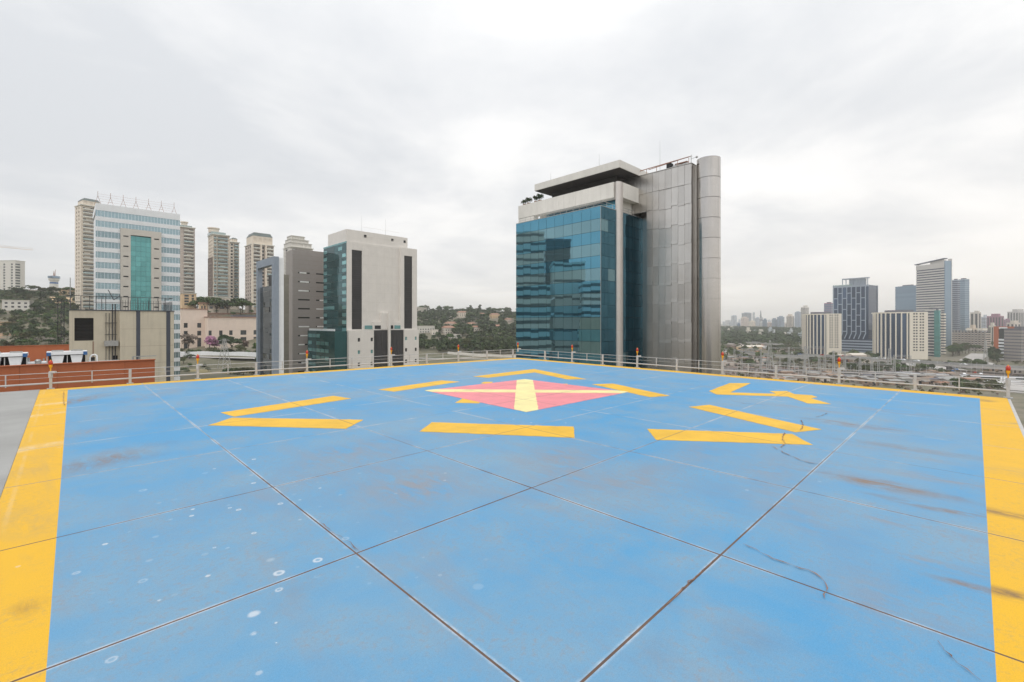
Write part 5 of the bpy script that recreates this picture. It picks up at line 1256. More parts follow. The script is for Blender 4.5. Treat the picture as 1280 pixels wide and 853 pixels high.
stack(os_, W_, D_, 0, int(H_ / 3.4), 3.4, 1.5, m['dark_glass'], m['white_clad'], .25); part('stair_core', MB().box(-.4, D_ * .46, 0, .5, D_ * .52, H_ + 1), m['navy'], os_)
part('top_floor', MB().box(1, D_ * .4, H_ - 1, W_, D_ * .95, H_ + 7), m['dark_glass'], os_); part('cornice', MB().box(-.3, -.3, H_ - .9, W_, D_ * .38, H_ + .1), m['house'], os_)
of, W_, D_, H_ = tower(1274, 1242, 1279, 408.5, 500.0, 'orange_frame_block', 'orange framed block rising behind the white office block', 'office block', 0.0, None)
part('frame', MB().box(0, D_ * .82, 0, 3, D_, H_).box(.01, 0, H_ - 3, 3, D_ * .815, H_).box(.01, 0, H_ - 12, 3, D_ * .3, H_ - 3.01), m['rust'], of); part('wall', MB().box(1.2, .5, 0, 14, D_ * .81, H_ - 3.2), m['dark_glass'], of); part('sign_band', MB().box(-.1, D_ * .45, H_ - 2.6, -.01, D_ * .78, H_ - .8), m['white_clad'], of)
glass_block('grey green block cut by the right picture edge', 1276.5, 1273.8, 1310, 411, 455, 'grey_clad', 'slate', 3.2, 2.0, 14)

# far skyline: every block its own thing
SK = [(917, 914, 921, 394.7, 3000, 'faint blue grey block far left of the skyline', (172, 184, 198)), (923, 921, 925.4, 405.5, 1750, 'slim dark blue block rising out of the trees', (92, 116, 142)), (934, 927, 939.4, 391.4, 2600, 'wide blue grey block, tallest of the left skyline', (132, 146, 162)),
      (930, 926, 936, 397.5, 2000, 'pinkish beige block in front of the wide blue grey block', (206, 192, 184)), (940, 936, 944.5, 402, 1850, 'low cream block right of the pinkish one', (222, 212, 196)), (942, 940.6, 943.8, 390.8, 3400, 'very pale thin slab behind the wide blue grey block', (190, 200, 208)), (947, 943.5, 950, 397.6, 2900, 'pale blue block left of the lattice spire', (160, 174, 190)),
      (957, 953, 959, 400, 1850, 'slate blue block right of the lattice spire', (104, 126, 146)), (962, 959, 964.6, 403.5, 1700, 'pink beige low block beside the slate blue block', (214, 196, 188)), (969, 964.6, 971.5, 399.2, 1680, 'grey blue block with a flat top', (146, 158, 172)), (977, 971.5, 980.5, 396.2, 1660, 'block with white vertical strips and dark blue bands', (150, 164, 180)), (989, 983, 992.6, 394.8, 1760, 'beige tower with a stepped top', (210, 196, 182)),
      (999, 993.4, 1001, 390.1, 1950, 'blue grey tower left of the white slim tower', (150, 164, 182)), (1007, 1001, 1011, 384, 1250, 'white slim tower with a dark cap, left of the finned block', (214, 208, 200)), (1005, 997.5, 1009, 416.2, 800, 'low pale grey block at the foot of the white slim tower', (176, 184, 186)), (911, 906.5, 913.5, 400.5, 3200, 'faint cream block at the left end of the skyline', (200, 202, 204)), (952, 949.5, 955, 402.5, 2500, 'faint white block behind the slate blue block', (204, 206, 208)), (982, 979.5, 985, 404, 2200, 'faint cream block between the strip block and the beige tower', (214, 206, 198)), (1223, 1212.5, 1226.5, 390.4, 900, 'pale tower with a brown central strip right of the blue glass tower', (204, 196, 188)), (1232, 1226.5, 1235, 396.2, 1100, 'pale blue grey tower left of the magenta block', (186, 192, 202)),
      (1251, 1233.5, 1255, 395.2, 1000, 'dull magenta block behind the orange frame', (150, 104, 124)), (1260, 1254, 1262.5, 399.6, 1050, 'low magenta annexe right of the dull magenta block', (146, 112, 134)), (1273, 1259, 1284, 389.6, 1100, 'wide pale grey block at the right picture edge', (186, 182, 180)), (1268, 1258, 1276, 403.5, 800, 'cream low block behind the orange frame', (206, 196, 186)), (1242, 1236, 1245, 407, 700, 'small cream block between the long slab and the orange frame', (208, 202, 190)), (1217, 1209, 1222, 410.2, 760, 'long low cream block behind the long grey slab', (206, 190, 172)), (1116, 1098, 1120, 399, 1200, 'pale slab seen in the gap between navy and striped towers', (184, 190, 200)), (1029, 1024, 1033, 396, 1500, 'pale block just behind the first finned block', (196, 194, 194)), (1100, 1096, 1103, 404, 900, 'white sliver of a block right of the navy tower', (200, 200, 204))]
cm_ = {}
def sky_block(uc, ul, ur, vtop, Z, label, c, group=None):
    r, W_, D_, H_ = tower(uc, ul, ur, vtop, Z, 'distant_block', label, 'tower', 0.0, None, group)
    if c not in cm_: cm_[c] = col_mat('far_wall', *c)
    fh = 3.4; n = max(2, int((H_ - 3) / fh)); nx, ny = max(1, int(W_ / 5)), max(2, int(D_ / 5))
    mb = MB().box(0, 0, 0, W_, D_, H_); part('wall', mb, cm_[c], r)
    wn = MB(); zz_ = floors(H_ - 2 - n * fh, n, fh, 1.0, 2.4)
    style = rnd.choice((0, 1, 1, 2))
    for c_, e_ in (zz_ if style != 2 else [(4, H_ - 3)]):
        for a, b in (even(0, D_, ny, .5 if style else .9)): wn.quad((-.06, b, c_), (-.06, a, c_), (-.06, a, e_), (-.06, b, e_))
        for a, b in (even(0, W_, nx, .5 if style else .9)): wn.quad((a, -.06, c_), (b, -.06, c_), (b, -.06, e_), (a, -.06, e_))
    part('window', wn, m['win'], r, kind='stuff')
    k = rnd.uniform(.2, .5); part('roof_plant', MB().box(W_ * .1, D_ * k * .5, H_ + .01, W_ * .8, D_ * (k + .3), H_ + rnd.uniform(2, 6)), cm_[c], r)
    return r
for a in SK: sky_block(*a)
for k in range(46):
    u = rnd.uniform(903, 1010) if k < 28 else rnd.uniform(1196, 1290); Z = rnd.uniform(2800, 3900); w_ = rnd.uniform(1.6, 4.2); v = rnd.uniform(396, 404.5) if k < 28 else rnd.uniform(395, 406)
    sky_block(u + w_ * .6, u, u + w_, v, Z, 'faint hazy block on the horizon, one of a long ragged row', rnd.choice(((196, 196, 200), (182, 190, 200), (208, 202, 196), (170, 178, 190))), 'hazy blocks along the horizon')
spr = thing('lattice_spire', 'thin broadcasting spire on the hazy skyline', 'mast', (*spot(951, 2700), 0))
hh = zt(388, 2700); part('mast', MB().beam((0, 0, 0), (0, 0, hh * .55), 16, 0, 4, 9).beam((0, 0, hh * .55), (0, 0, hh), 8, 0, 4, 1.5), m['stripe_dark'], spr); part('platform', MB().box(-7, -7, hh * .55, 7, 7, hh * .58), m['stripe_pale'], spr)

# buildings left of the picture reflected in the blue glass, plus dark blocks added for the metal
def mirrored(u0, u1, vtop, Z, label, fh, gh, mg, ms, d=22):
    (a0, b0), (a1, b1) = spot(u0, Z), spot(u1, Z); a0, a1 = 2 * GTX - a0, 2 * GTX - a1
    ang = math.atan2(b1 - b0, a1 - a0); wd = math.dist((a0, b0), (a1, b1)); H_ = zt(vtop, Z)
    r = thing('side_building', label, 'building', (a0, b0, 0), ang)
    n = int((H_ - 1) / fh); k = MB().box(0, -d, 0, wd, 0, fh - gh).mesh('spandrel', m[ms]); g = MB().box(.2, -d + .2, 0, wd - .2, -.2, gh).mesh('window_band', m[mg])
    for i in range(n): put('spandrel', k, r, (0, 0, H_ - 1 - (i + 1) * fh)); put('window_band', g, r, (0, 0, H_ - 1 - (i + 1) * fh + fh - gh))
    part('parapet', MB().box(-.1, -d - .1, H_ - .999, wd + .1, .1, H_), m[ms], r)
    if H_ - 1 - n * fh > .1: part('base', MB().box(0, -d, 0, wd, 0, H_ - 1.002 - n * fh), m[ms], r)
    return r
mirrored(645, 681, 290, 236, 'tall concrete office block reflected at the left of the blue glass', 4.2, 1.4, 'dark_glass', 'granite')
mirrored(682, 713, 299, 262, 'dark glass tower reflected in the middle of the blue glass', 4.0, 3.4, 'dark_glass', 'slate')
mirrored(692, 731, 327, 222, 'pale stone block reflected right of the dark glass tower', 8.0, 1.2, 'dark_glass', 'granite')
mirrored(640, 688, 356, 206, 'low banded block reflected at the foot of the blue glass', 3.8, 1.6, 'dark_glass', 'stone_pale')
mirrored(792, 838, 374, 232, 'unseen dark slate block added to darken the foot of the metal wall', 3.8, 2.2, 'dark_glass', 'slate')  # this block and the next two are unseen, added to darken the metal
mirrored(836, 910, 388, 250, 'brown block reflected low in the round metal column', 3.6, 1.8, 'dark_glass', 'apt_brown')
mirrored(760, 794, 392, 205, 'unseen low brown block added to darken the reflection at the stone column foot', 3.6, 1.8, 'dark_glass', 'apt_brown')
mirrored(729, 762, 352, 208, 'white banded block reflected at the right corner of the blue glass', 3.2, 1.4, 'dark_glass', 'white_clad')

# ------------------------------------------------------------------ trees
def leaf_cloud(rs, lobes, n, size, flat=.55):
    """n small leaf-clump quads spread through a union of ellipsoid lobes (cx, cy, cz, rx, rz); returns (4n,3) vertices"""
    k = np.array([l[3] ** 2 for l in lobes]); idx = rs.choice(len(lobes), n, p=k / k.sum()); lb = np.array(lobes)[idx]
    d = rs.normal(size=(n, 3)); d /= np.linalg.norm(d, axis=1)[:, None]; d[:, 2] = np.where(d[:, 2] < -.35, -d[:, 2] * .5, d[:, 2])
    r = rs.uniform(.45, 1.0, n) ** .55 * rs.uniform(.82, 1.12, n)
    c = lb[:, :3] + d * r[:, None] * np.stack([lb[:, 3], lb[:, 3], lb[:, 4]], 1)
    nrm = d * .7 + rs.normal(size=(n, 3)) * .5 + np.array([0, 0, .3]); nrm /= np.linalg.norm(nrm, axis=1)[:, None]
    t = np.cross(nrm, rs.normal(size=(n, 3))); t /= np.linalg.norm(t, axis=1)[:, None]; b = np.cross(nrm, t)
    s_ = size * rs.uniform(.6, 1.35, n)[:, None]; b = b * flat
    return np.stack([c - t*s_, c - b*s_ + nrm*s_*.15, c + t*s_, c + b*s_ + nrm*s_*.15], 1).reshape(-1, 3)
def quads_mesh(name, v, mat):
    n = len(v) // 4; me = bpy.data.meshes.new(name)
    me.vertices.add(4 * n); me.vertices.foreach_set('co', v.astype(np.float32).ravel()); me.loops.add(4 * n); me.loops.foreach_set('vertex_index', np.arange(4 * n, dtype=np.int32))
    me.polygons.add(n); me.polygons.foreach_set('loop_start', np.arange(0, 4 * n, 4, dtype=np.int32)); me.materials.append(mat); me.update(calc_edges=True); return me
def tree_proto(seed, kind, mat):
    rs = np.random.RandomState(seed)
    lobes = []
    if kind == 'round':
        for k in range(7): a = rs.uniform(0, 6.28); q = rs.uniform(0, .24); lobes.append((q * math.cos(a), q * math.sin(a), rs.uniform(.48, .80), rs.uniform(.14, .24), rs.uniform(.12, .20)))
    elif kind == 'wide':
        for k in range(9): a = rs.uniform(0, 6.28); q = rs.uniform(.1, .42); lobes.append((q * math.cos(a), q * math.sin(a), rs.uniform(.55, .82), rs.uniform(.15, .24), rs.uniform(.09, .15)))
    elif kind == 'tall':
        for k in range(7): a = rs.uniform(0, 6.28); q = rs.uniform(0, .10); lobes.append((q * math.cos(a), q * math.sin(a), .32 + .09 * k, rs.uniform(.10, .17), rs.uniform(.10, .15)))
    else:
        for k in range(6): a = rs.uniform(0, 6.28); q = rs.uniform(0, .45); lobes.append((q * math.cos(a), q * math.sin(a), rs.uniform(.25, .6), rs.uniform(.22, .34), rs.uniform(.2, .3)))
    crown = quads_mesh('crown', leaf_cloud(rs, lobes, 620, .055), mat)
    tb_ = MB(); tb_.beam((0, 0, -.08), (rs.uniform(-.03, .03), 0, .45), .05, 0, 6, .03)
    for l in lobes[:5]: tb_.beam((0, 0, .32), (l[0] * .8, l[1] * .8, l[2]), .026, 0, 5, .008)
    return crown, tb_.mesh('trunk', m['bark'])
PRO = {}
for i, (k, mt) in enumerate((('round', 'leaf1'), ('round', 'leaf2'), ('wide', 'leaf2'), ('wide', 'leaf1'), ('tall', 'leaf2'), ('round', 'leaf3'), ('bush', 'leaf1'), ('bush', 'leaf3'), ('bush', 'leaf2'), ('round', 'blossom'), ('round', 'bare'))):
    PRO.setdefault(k if mt not in ('blossom', 'bare') else mt, []).append(tree_proto(40 + i, k, m[mt]))
def tree(a, b, h, kind, label, group, wide=1.0, sink=.2, name='tree'):
    cr_, tr_ = rnd.choice(PRO[kind])
    r = thing(name, label, 'tree' if name == 'tree' else 'shrub', (a, b, gz(a, b) - sink), rnd.uniform(0, 6.28), group)
    sx = h * wide * rnd.uniform(.85, 1.2)
    for n_, me in (('crown', cr_), ('trunk', tr_)):
        o = put(n_, me, r); o.scale = (sx, sx * rnd.uniform(.85, 1.15), h)
    return r
def scatter(n, u0, u1, Z0, Z1, h0, h1, kinds, label, group, wide=1.0, name='tree', mind=5):
    got = []; t = 0
    while len(got) < n and t < n * 12:
        t += 1; u, Z = rnd.uniform(u0, u1), rnd.uniform(Z0, Z1); p = spot(u, Z)
        if near_road(*p): continue
        if any((p[0]-q[0]) ** 2 + (p[1]-q[1]) ** 2 < mind ** 2 for q in got): continue
        got.append(p); tree(*p, rnd.uniform(h0, h1), rnd.choice(kinds), label, group, wide, name=name)
def wood(name, label, pts, hs, n, mat, seed):
    """a far wood that reads as one mass"""
    rs = np.random.RandomState(seed); vs = []
    base = [leaf_cloud(rs, [(0, 0, .62, .38, .34), (.2, .1, .5, .28, .25), (-.2, -.1, .55, .3, .25)], n, .17, .8) for _ in range(6)]
    P_ = np.array(pts); a, b = AB(P_[:, 0], P_[:, 1]); z = gz_xz(P_[:, 0], P_[:, 1])
    for i in range(len(P_)):
        v = base[i % 6] * hs[i]; th = rs.uniform(0, 6.28); c, s_ = math.cos(th), math.sin(th)
        vs.append(np.stack([v[:, 0]*c - v[:, 1]*s_ + a[i], v[:, 0]*s_ + v[:, 1]*c + b[i], v[:, 2] + z[i] - hs[i] * .12], 1))
    return put(name, quads_mesh(name, np.concatenate(vs), m[mat]), kind='stuff', label=label)
def spread(seed, n, u0, u1, Z0, Z1, keep=None):
    rs = np.random.RandomState(seed); u = rs.uniform(u0, u1, n * 2); Z = np.sqrt(rs.uniform(Z0 ** 2, Z1 ** 2, n * 2)); X = (u - 640) / F0 * Z
    k = np.ones(len(u), bool) if keep is None else keep(u, Z, rs)
    return np.stack([X[k], Z[k]], 1)[:n]
for u, h, lab in ROOF_SHRUBS:
    r = thing('potted_shrub', lab, 'shrub', (GTX + 5.6, GTY + gu(u, 5.6), zb1), rnd.uniform(0, 6), 'potted shrubs on the portal'); o = put('crown', PRO['bush'][2][0], r, (0, 0, .25)); o.scale = (1.5, 1.5, h * 1.1)
    part('pot', MB().lathe((0, 0, 0), [(.32, 0), (.42, .5), (.36, .5)], 10), m['retain'], r)
# left hillside: low scrub as one mass, bigger bushes and trees one by one
def off_dirt(u, Z, rs): return ~((u < 15) & (Z > 258) & (Z < 335)) & ~((u < 32) & (Z > 345) & (Z < 372)) & ~((u > 76) & (u < 100) & (Z > 395) & (Z < 428) & (rs.uniform(size=len(u)) < .8))
p_ = spread(1, 2600, -140, 122, 195, 520, off_dirt); wood('scrub', 'low green scrub over the left hillside', p_, np.random.RandomState(2).uniform(1.4, 3.6, len(p_)), 34, 'leaf3', 3)
p_ = spread(4, 1700, -140, 122, 195, 520, off_dirt); wood('scrub', 'darker scrub patches on the left hillside', p_, np.random.RandomState(5).uniform(2.0, 4.6, len(p_)), 40, 'leaf2', 6)
p_ = spread(55, 900, -140, 122, 195, 430, off_dirt); wood('scrub', 'lighter green scrub patches on the left hillside', p_, np.random.RandomState(56).uniform(1.6, 4.0, len(p_)), 40, 'leaf1', 57)
scatter(34, -30, 95, 235, 335, 4, 7.5, ['bush', 'round'], 'bushy tree low on the scrubby left hillside', 'trees on the left hillside', 1.2)
scatter(34, 18, 98, 350, 440, 6, 10, ['round', 'wide'], 'leafy tree on the crest of the left hillside', 'trees on the left crest', 1.1)
p_ = np.stack([np.random.RandomState(60).uniform(-420, -110, 1400), np.random.RandomState(61).uniform(-160, 170, 1400)], 1); wood('wood', 'unseen trees left of the neighbouring roof, added to darken the metal reflections', p_, np.random.RandomState(62).uniform(5, 11, 1400), 30, 'leaf2', 63)  # out of view, added as a dark mass for the metal wall to reflect
# gardens round the pink building and the tall towers
scatter(11, 226, 345, 364, 372, 3, 5.5, ['round', 'wide'], 'dark green garden tree on the terrace below the tall towers', 'terrace garden trees', 1.2, mind=3)
scatter(12, 244, 305, 374, 392, 12, 17, ['wide'], 'broad dark tree standing at the feet of the tall towers', 'trees at the feet of the towers', 1.1, mind=6)
scatter(5, 232, 345, 338, 348, 2.5, 4, ['bush', 'round'], 'shrubby tree on the roof terrace behind the pink building', 'roof terrace shrubs', 1.3, mind=4)
for u, Z, h, k, lab in ((236, 303, 13.5, 'bare', 'pinkish brown bare tree before the left pavilion of the pink building'), (262, 304, 12, 'blossom', 'tree in pink blossom in front of the pink building'), (268.5, 306, 9, 'blossom', 'smaller pink blossom tree right of the taller one'), (306, 303, 9.5, 'bare', 'bare twiggy tree before the right half of the pink building'),
                      (280, 300, 15, 'round', 'tallest green tree in front of the pink building'), (290, 301, 13, 'wide', 'broad green tree right of the tallest one'), (299, 299, 8, 'bush', 'bright low tree before the pink building, right side'), (320, 300, 8, 'round', 'green tree by the framed building')): tree(*spot(u, Z), h, k, lab, None, .95 if k != 'wide' else 1.2)
scatter(26, 205, 345, 293.5, 301, 3, 5.5, ['bush'], 'bush along the foot of the pink building', 'bushes under the pink building', 1.4, name='shrub', mind=3)
scatter(10, 205, 262, 240, 275, 3, 5, ['bush', 'round'], 'dark bush on the dry field left of the pylon', 'bushes on the dry field', 1.2, name='shrub')
scatter(9, 288, 322, 228, 246, 4, 6, ['bush'], 'dark bush in the hedge at the right end of the dry field', 'hedge on the dry field', 1.5, name='shrub', mind=3)
scatter(8, 322, 345, 240, 290, 6, 10, ['round', 'tall'], 'tree beside the framed building', 'trees by the framed building')
# wooded hill in the centre
def off_house(u, Z, rs):
    k = np.ones(len(u), bool)
    for h in HS: k &= ~((np.abs(u - h[0] - h[2] * .35 * F0 / h[1] * .5) < h[2] * .5 * F0 / h[1]) & (Z > h[1] - 40) & (Z < h[1] + 14))
    return k
p_ = spread(8, 2300, 505, 735, 375, 940, off_house); wood('wood', 'dense green wood over the hill between granite and glass towers', p_, np.random.RandomState(9).uniform(5, 10.5, len(p_)), 46, 'leaf2', 10)
p_ = spread(11, 700, 505, 735, 375, 940, off_house); wood('wood', 'lighter trees mixed through the wooded hill', p_, np.random.RandomState(12).uniform(5, 9, len(p_)), 46, 'leaf1', 13)
scatter(46, 518, 655, 376, 470, 7, 12, ['round', 'wide', 'tall'], 'tree at the foot of the wooded hill', 'trees at the foot of the wooded hill')
scatter(30, 518, 655, 860, 925, 10, 17, ['round', 'wide', 'tall'], 'tree breaking the skyline of the wooded hill', 'trees on the ridge of the wooded hill')
# plain on the right
def keepR(u, Z, rs):
    nr = np.array([near_road(*spot(a, b), 3) if b < 720 else False for a, b in zip(u, Z)])
    return ~nr & ~((u > 1000) & (u < 1062) & (Z > 500) & (Z < 640)) & ~((u > 1090) & (u < 1192) & (Z > 445) & (Z < 760)) & ~((u > 1035) & (u < 1110) & (Z > 540) & (Z < 700)) & ~((u > 1185) & (Z > 455) & (Z < 690))
p_ = spread(14, 2600, 890, 1015, 760, 1750); wood('wood', 'wide belt of trees below the hazy skyline', p_, np.random.RandomState(15).uniform(8, 17, len(p_)), 26, 'leaf2', 16)
p_ = spread(17, 1500, 900, 1320, 470, 1300, keepR); wood('wood', 'scattered trees among the blocks on the right plain', p_, np.random.RandomState(18).uniform(5, 11, len(p_)), 28, 'leaf1', 19)
p_ = spread(20, 900, 880, 1330, 235, 450, lambda u, Z, rs: ~np.array([near_road(*spot(a, b), 2) for a, b in zip(u, Z)])); wood('scrub', 'low scrub along the rail yard', p_[:500], np.random.RandomState(21).uniform(1.2, 4.0, 500), 36, 'leaf3', 22); wood('scrub', 'dry brown scrub along the rail yard', p_[500:], np.random.RandomState(24).uniform(1.0, 3.4, len(p_) - 500), 36, 'bare', 25)
scatter(14, 966, 1000, 560, 640, 9, 13, ['wide', 'round'], 'bright green tree in the clump left of the finned block', 'green clump left of the finned block', 1.1)
scatter(16, 1190, 1236, 520, 575, 10, 15, ['wide', 'round'], 'big green tree in front of the long grey slab', 'trees before the long grey slab', 1.15, mind=6)
scatter(12, 1232, 1249, 440, 500, 9, 14, ['round', 'tall'], 'dark tree left of the white office block', 'trees by the white office block')
scatter(14, 1012, 1120, 418, 440, 6, 10, ['round', 'wide'], 'tree behind the raised road below the finned blocks', 'trees along the raised road')
scatter(26, 1060, 1135, 345, 395, 5, 9, ['bush', 'round', 'wide'], 'bushy tree between the raised road and the rail yard', 'trees before the raised road', 1.2)
scatter(18, 1150, 1230, 345, 420, 5, 9, ['bush', 'round'], 'bushy tree beside the pale expressway', 'trees beside the expressway', 1.2)
scatter(14, 930, 1010, 380, 470, 5, 9, ['bush', 'round'], 'bushy tree behind the gantries, left part of the yard', 'trees behind the gantries', 1.2)
scatter(12, 1190, 1290, 250, 300, 4, 7, ['bush', 'round'], 'bush below the right corner of the pad', 'bushes below the right corner', 1.3, name='shrub')
scatter(5, 1090, 1104, 440, 470, 9, 13, ['tall', 'round'], 'tree at the left foot of the larger finned block', 'trees at the larger finned block')

for k in range(16):
    u, Z = rnd.uniform(905, 1005), rnd.uniform(820, 1500); w_ = rnd.uniform(3, 8)
    sky_block(u + w_ * .5, u, u + w_, zt(0, 1) * 0 + 403 + (40 - rnd.uniform(14, 24)) * F0 / Z, Z, 'low pale block standing among the tree belt', rnd.choice(((206, 200, 190), (190, 194, 196), (214, 206, 192), (176, 186, 192))), 'low blocks in the tree belt')
# ------------------------------------------------------------------ roads, rail yard, gantries on the right plain
def raised_road(name, label, pts, width, z):
    r = thing(name, label, 'road', (0, 0, 0)); dense = []
    for p, q in zip(pts, pts[1:]):
        k = max(1, int(math.dist(p, q) / 14)); dense += [(p[0] + (q[0]-p[0]) * i / k, p[1] + (q[1]-p[1]) * i / k) for i in range(k)]
    dense.append(pts[-1]); E_ = []
    for i, p in enumerate(dense):
        a, b = dense[max(0, i-1)], dense[min(len(dense)-1, i+1)]; d = math.dist(a, b); E_.append((p, (-(b[1]-a[1]) / d, (b[0]-a[0]) / d)))
    dk, pr, rd = MB(), MB(), MB()
    for (p, n1_), (q, n2_) in zip(E_, E_[1:]):
        def pt(p, n_, o, z_): return (p[0] + n_[0] * o, p[1] + n_[1] * o, z_)
        def seg(mb, o0, o1, z0, z1):
            k = len(mb.v); mb.v += [pt(p, n1_, o0, z0), pt(p, n1_, o1, z0), pt(q, n2_, o1, z0), pt(q, n2_, o0, z0), pt(p, n1_, o0, z1), pt(p, n1_, o1, z1), pt(q, n2_, o1, z1), pt(q, n2_, o0, z1)]
            for f in ((0,1,2,3), (4,7,6,5), (0,4,5,1), (1,5,6,2), (2,6,7,3), (3,7,4,0)): mb.f.append(tuple(k + i for i in f)); mb.m.append(0)
        seg(dk, -width/2, width/2, z - 1.5, z - .05); seg(rd, -width/2 + .5, width/2 - .5, z - .049, z)
        for sgn in (-1, 1): seg(pr, sgn * width/2, sgn * (width/2 - .3), z - .05 + .002, z + .95)
    part('deck', dk, m['road_pale'], r); part('road_surface', rd, m['road'], r); part('parapet', pr, m['concrete'], r)
    pm = MB().box(-.8, -1.6, 0, .8, 1.6, z - 1.5).mesh('pillar', m['concrete'])
    for p, n_ in E_[1::2]: put('pillar', pm, r, (*p, 0), math.atan2(n_[1], n_[0]))
    return r
raised_road('raised_road', 'pale raised road running right from the round metal column', [spot(880, 640), spot(925, 560), spot(958, 500), spot(985, 478), spot(1016, 462)], 12, 4.2)
raised_road('raised_road', 'long raised road passing in front of both finned blocks', [spot(1000, 475), spot(1050, 450), spot(1100, 420), spot(1160, 385), spot(1215, 358), spot(1310, 330)], 15, 6)
raised_road('raised_road', 'short far overpass left of the green clump', [spot(935, 760), spot(965, 700), spot(993, 660)], 14, 7)
strip('expressway', [spot(1090, 470), spot(1120, 448), spot(1150, 418), spot(1185, 386), spot(1222, 335), spot(1262, 285), spot(1300, 250)], 22, m['road_pale'], .12)
strip('road', [spot(1180, 410), spot(1215, 395), spot(1320, 372)], 16, m['road'], .16)
strip('road', [spot(900, 900), spot(985, 640), spot(1000, 500), spot(1060, 452)], 14, m['road'], .14)
strip('road', [spot(1225, 560), spot(1212, 470), spot(1240, 420), spot(1300, 400)], 16, m['road_pale'], .18)
strip('rail_yard', [spot(870, 392), spot(1000, 372), spot(1140, 338), spot(1330, 300)], 130, m['ballast'], .06)
for k in range(9):
    dz_ = -36 + 9 * k
    ts = strip('rail_track', [spot(870, 392 + dz_), spot(1000, 372 + dz_), spot(1140, 338 + dz_), spot(1330, 300 + dz_)], 2.6, m['slate'] if k % 3 else m['tile'], .10 + .01 * k)
def train(u0, Z0, n, label, mt):
    r = thing('train', label, 'train', (*spot(u0, Z0), .3)); p, q = spot(u0, Z0), spot(u0 + 60, Z0 - 12); ang = math.atan2(q[1]-p[1], q[0]-p[0])
    r.rotation_euler.z = ang
    me = MB().box(0, -1.5, .9, 20, 1.5, 3.9).mesh('carriage', m[mt]); wn = MB().box(.8, -1.53, 2.2, 19.2, -1.501, 3.2).mesh('window_strip', m['win']); bg_ = MB().box(1, -1.2, 0, 4, 1.2, .88).box(16, -1.2, 0, 19, 1.2, .88).mesh('bogie', m['dark']); rf = MB().box(.3, -1.3, 3.902, 19.7, 1.3, 4.1).mesh('roof', m['slate'])
    for k in range(n):
        for n_, x in (('carriage', me), ('window_strip', wn), ('bogie', bg_), ('roof', rf)): put(n_, x, r, (k * 20.8, 0, 0))
train(952, 349, 5, 'grey train standing in the rail yard below the gantries', 'stripe_pale')
train(1105, 330, 4, 'second grey train standing further right in the rail yard', 'white_clad')
def shed(u, Z, wd, dp, ht, label, wl, rf, group='low sheds round the rail yard'):
    p = spot(u, Z); r = thing('shed', label, 'shed', (*p, -.1), R(-38) + rnd.uniform(-.25, .25), group)
    part('wall', MB().box(0, 0, 0, wd, dp, ht), m[wl], r)
    g = MB(); o = .3; h = ht + .004; g.v = [(-o, -o, h), (wd + o, -o, h), (wd + o, dp + o, h), (-o, dp + o, h), (-o, dp * .5, h + dp * .16), (wd + o, dp * .5, h + dp * .16)]
    g.f = [(0,1,5,4), (1,2,5), (2,3,4,5), (3,0,4), (0,3,2,1)]; g.m = [0] * 5
    part('roof', g, m[rf], r); part('door', MB().box(wd * .35, -.04, 0, wd * .35 + 2, -.005, min(2.6, ht * .8)).box(-.04, dp * .3, ht * .4, -.005, dp * .7, ht * .75), m['dark'], r)
for lo, hi, n, Z0, Z1, lab in ((905, 965, 22, 395, 560, 'low shed left of the tall pylon'), (965, 1060, 34, 296, 335, 'low shed under the gantries'), (1060, 1180, 40, 285, 335, 'low shed in the middle of the rail yard'), (1160, 1275, 46, 270, 345, 'small roof in the crowded strip below the expressway'), (1195, 1290, 28, 345, 395, 'small roof between expressway and road at the right'), (905, 1000, 14, 600, 760, 'low pale warehouse under the tree belt')):
    for k in range(n):
        big = 'warehouse' in lab; us, Zs = rnd.uniform(lo, hi), rnd.uniform(Z0, Z1)
        if near_road(*spot(us, Zs), 9): continue
        shed(us, Zs, rnd.uniform(18, 40) if big else rnd.uniform(4, 11), rnd.uniform(10, 18) if big else rnd.uniform(3.5, 7), rnd.uniform(2.4, 4.2), lab, rnd.choice(['retain', 'retain', 'apt_taupe', 'concrete', 'grey_clad']), rnd.choice(['tile', 'slate', 'concrete', 'retain', 'grey_clad', 'roof_grey', 'roof_grey', 'ballast']), lab + 's')
shed(930, 640, 38, 14, 5, 'long cream warehouse behind the raised road', 'ochre', 'house', None)
shed(1052, 455, 14, 9, 6, 'small red and white block before the navy tower', 'tile', 'house', None); shed(1066, 452, 15, 10, 7.5, 'square beige block before the podium of the navy tower', 'apt_taupe', 'house', None); shed(1077, 445, 12, 8, 4, 'low white block right of the square beige one', 'house', 'house', None)
def lattice_column(mb, x, y, h, w0, w1, t=.16, n=None):
    n = n or max(4, int(h / 2.2))
    c0 = [(x - w0/2, y - w0/2), (x + w0/2, y - w0/2), (x + w0/2, y + w0/2), (x - w0/2, y + w0/2)]
    pt = lambda i, k: (x + (c0[i][0] - x) * (1 + (w1/w0 - 1) * k / n), y + (c0[i][1] - y) * (1 + (w1/w0 - 1) * k / n), h * k / n)
    for i in range(4): mb.beam(pt(i, 0), pt(i, n), t)
    for k in range(n):
        for i in range(4): mb.beam(pt(i, k), pt((i + 1) % 4, k + 1), t * .6); 
        mb.beam(pt(0, k), pt(1, k), t * .6); mb.beam(pt(2, k), pt(3, k), t * .6)
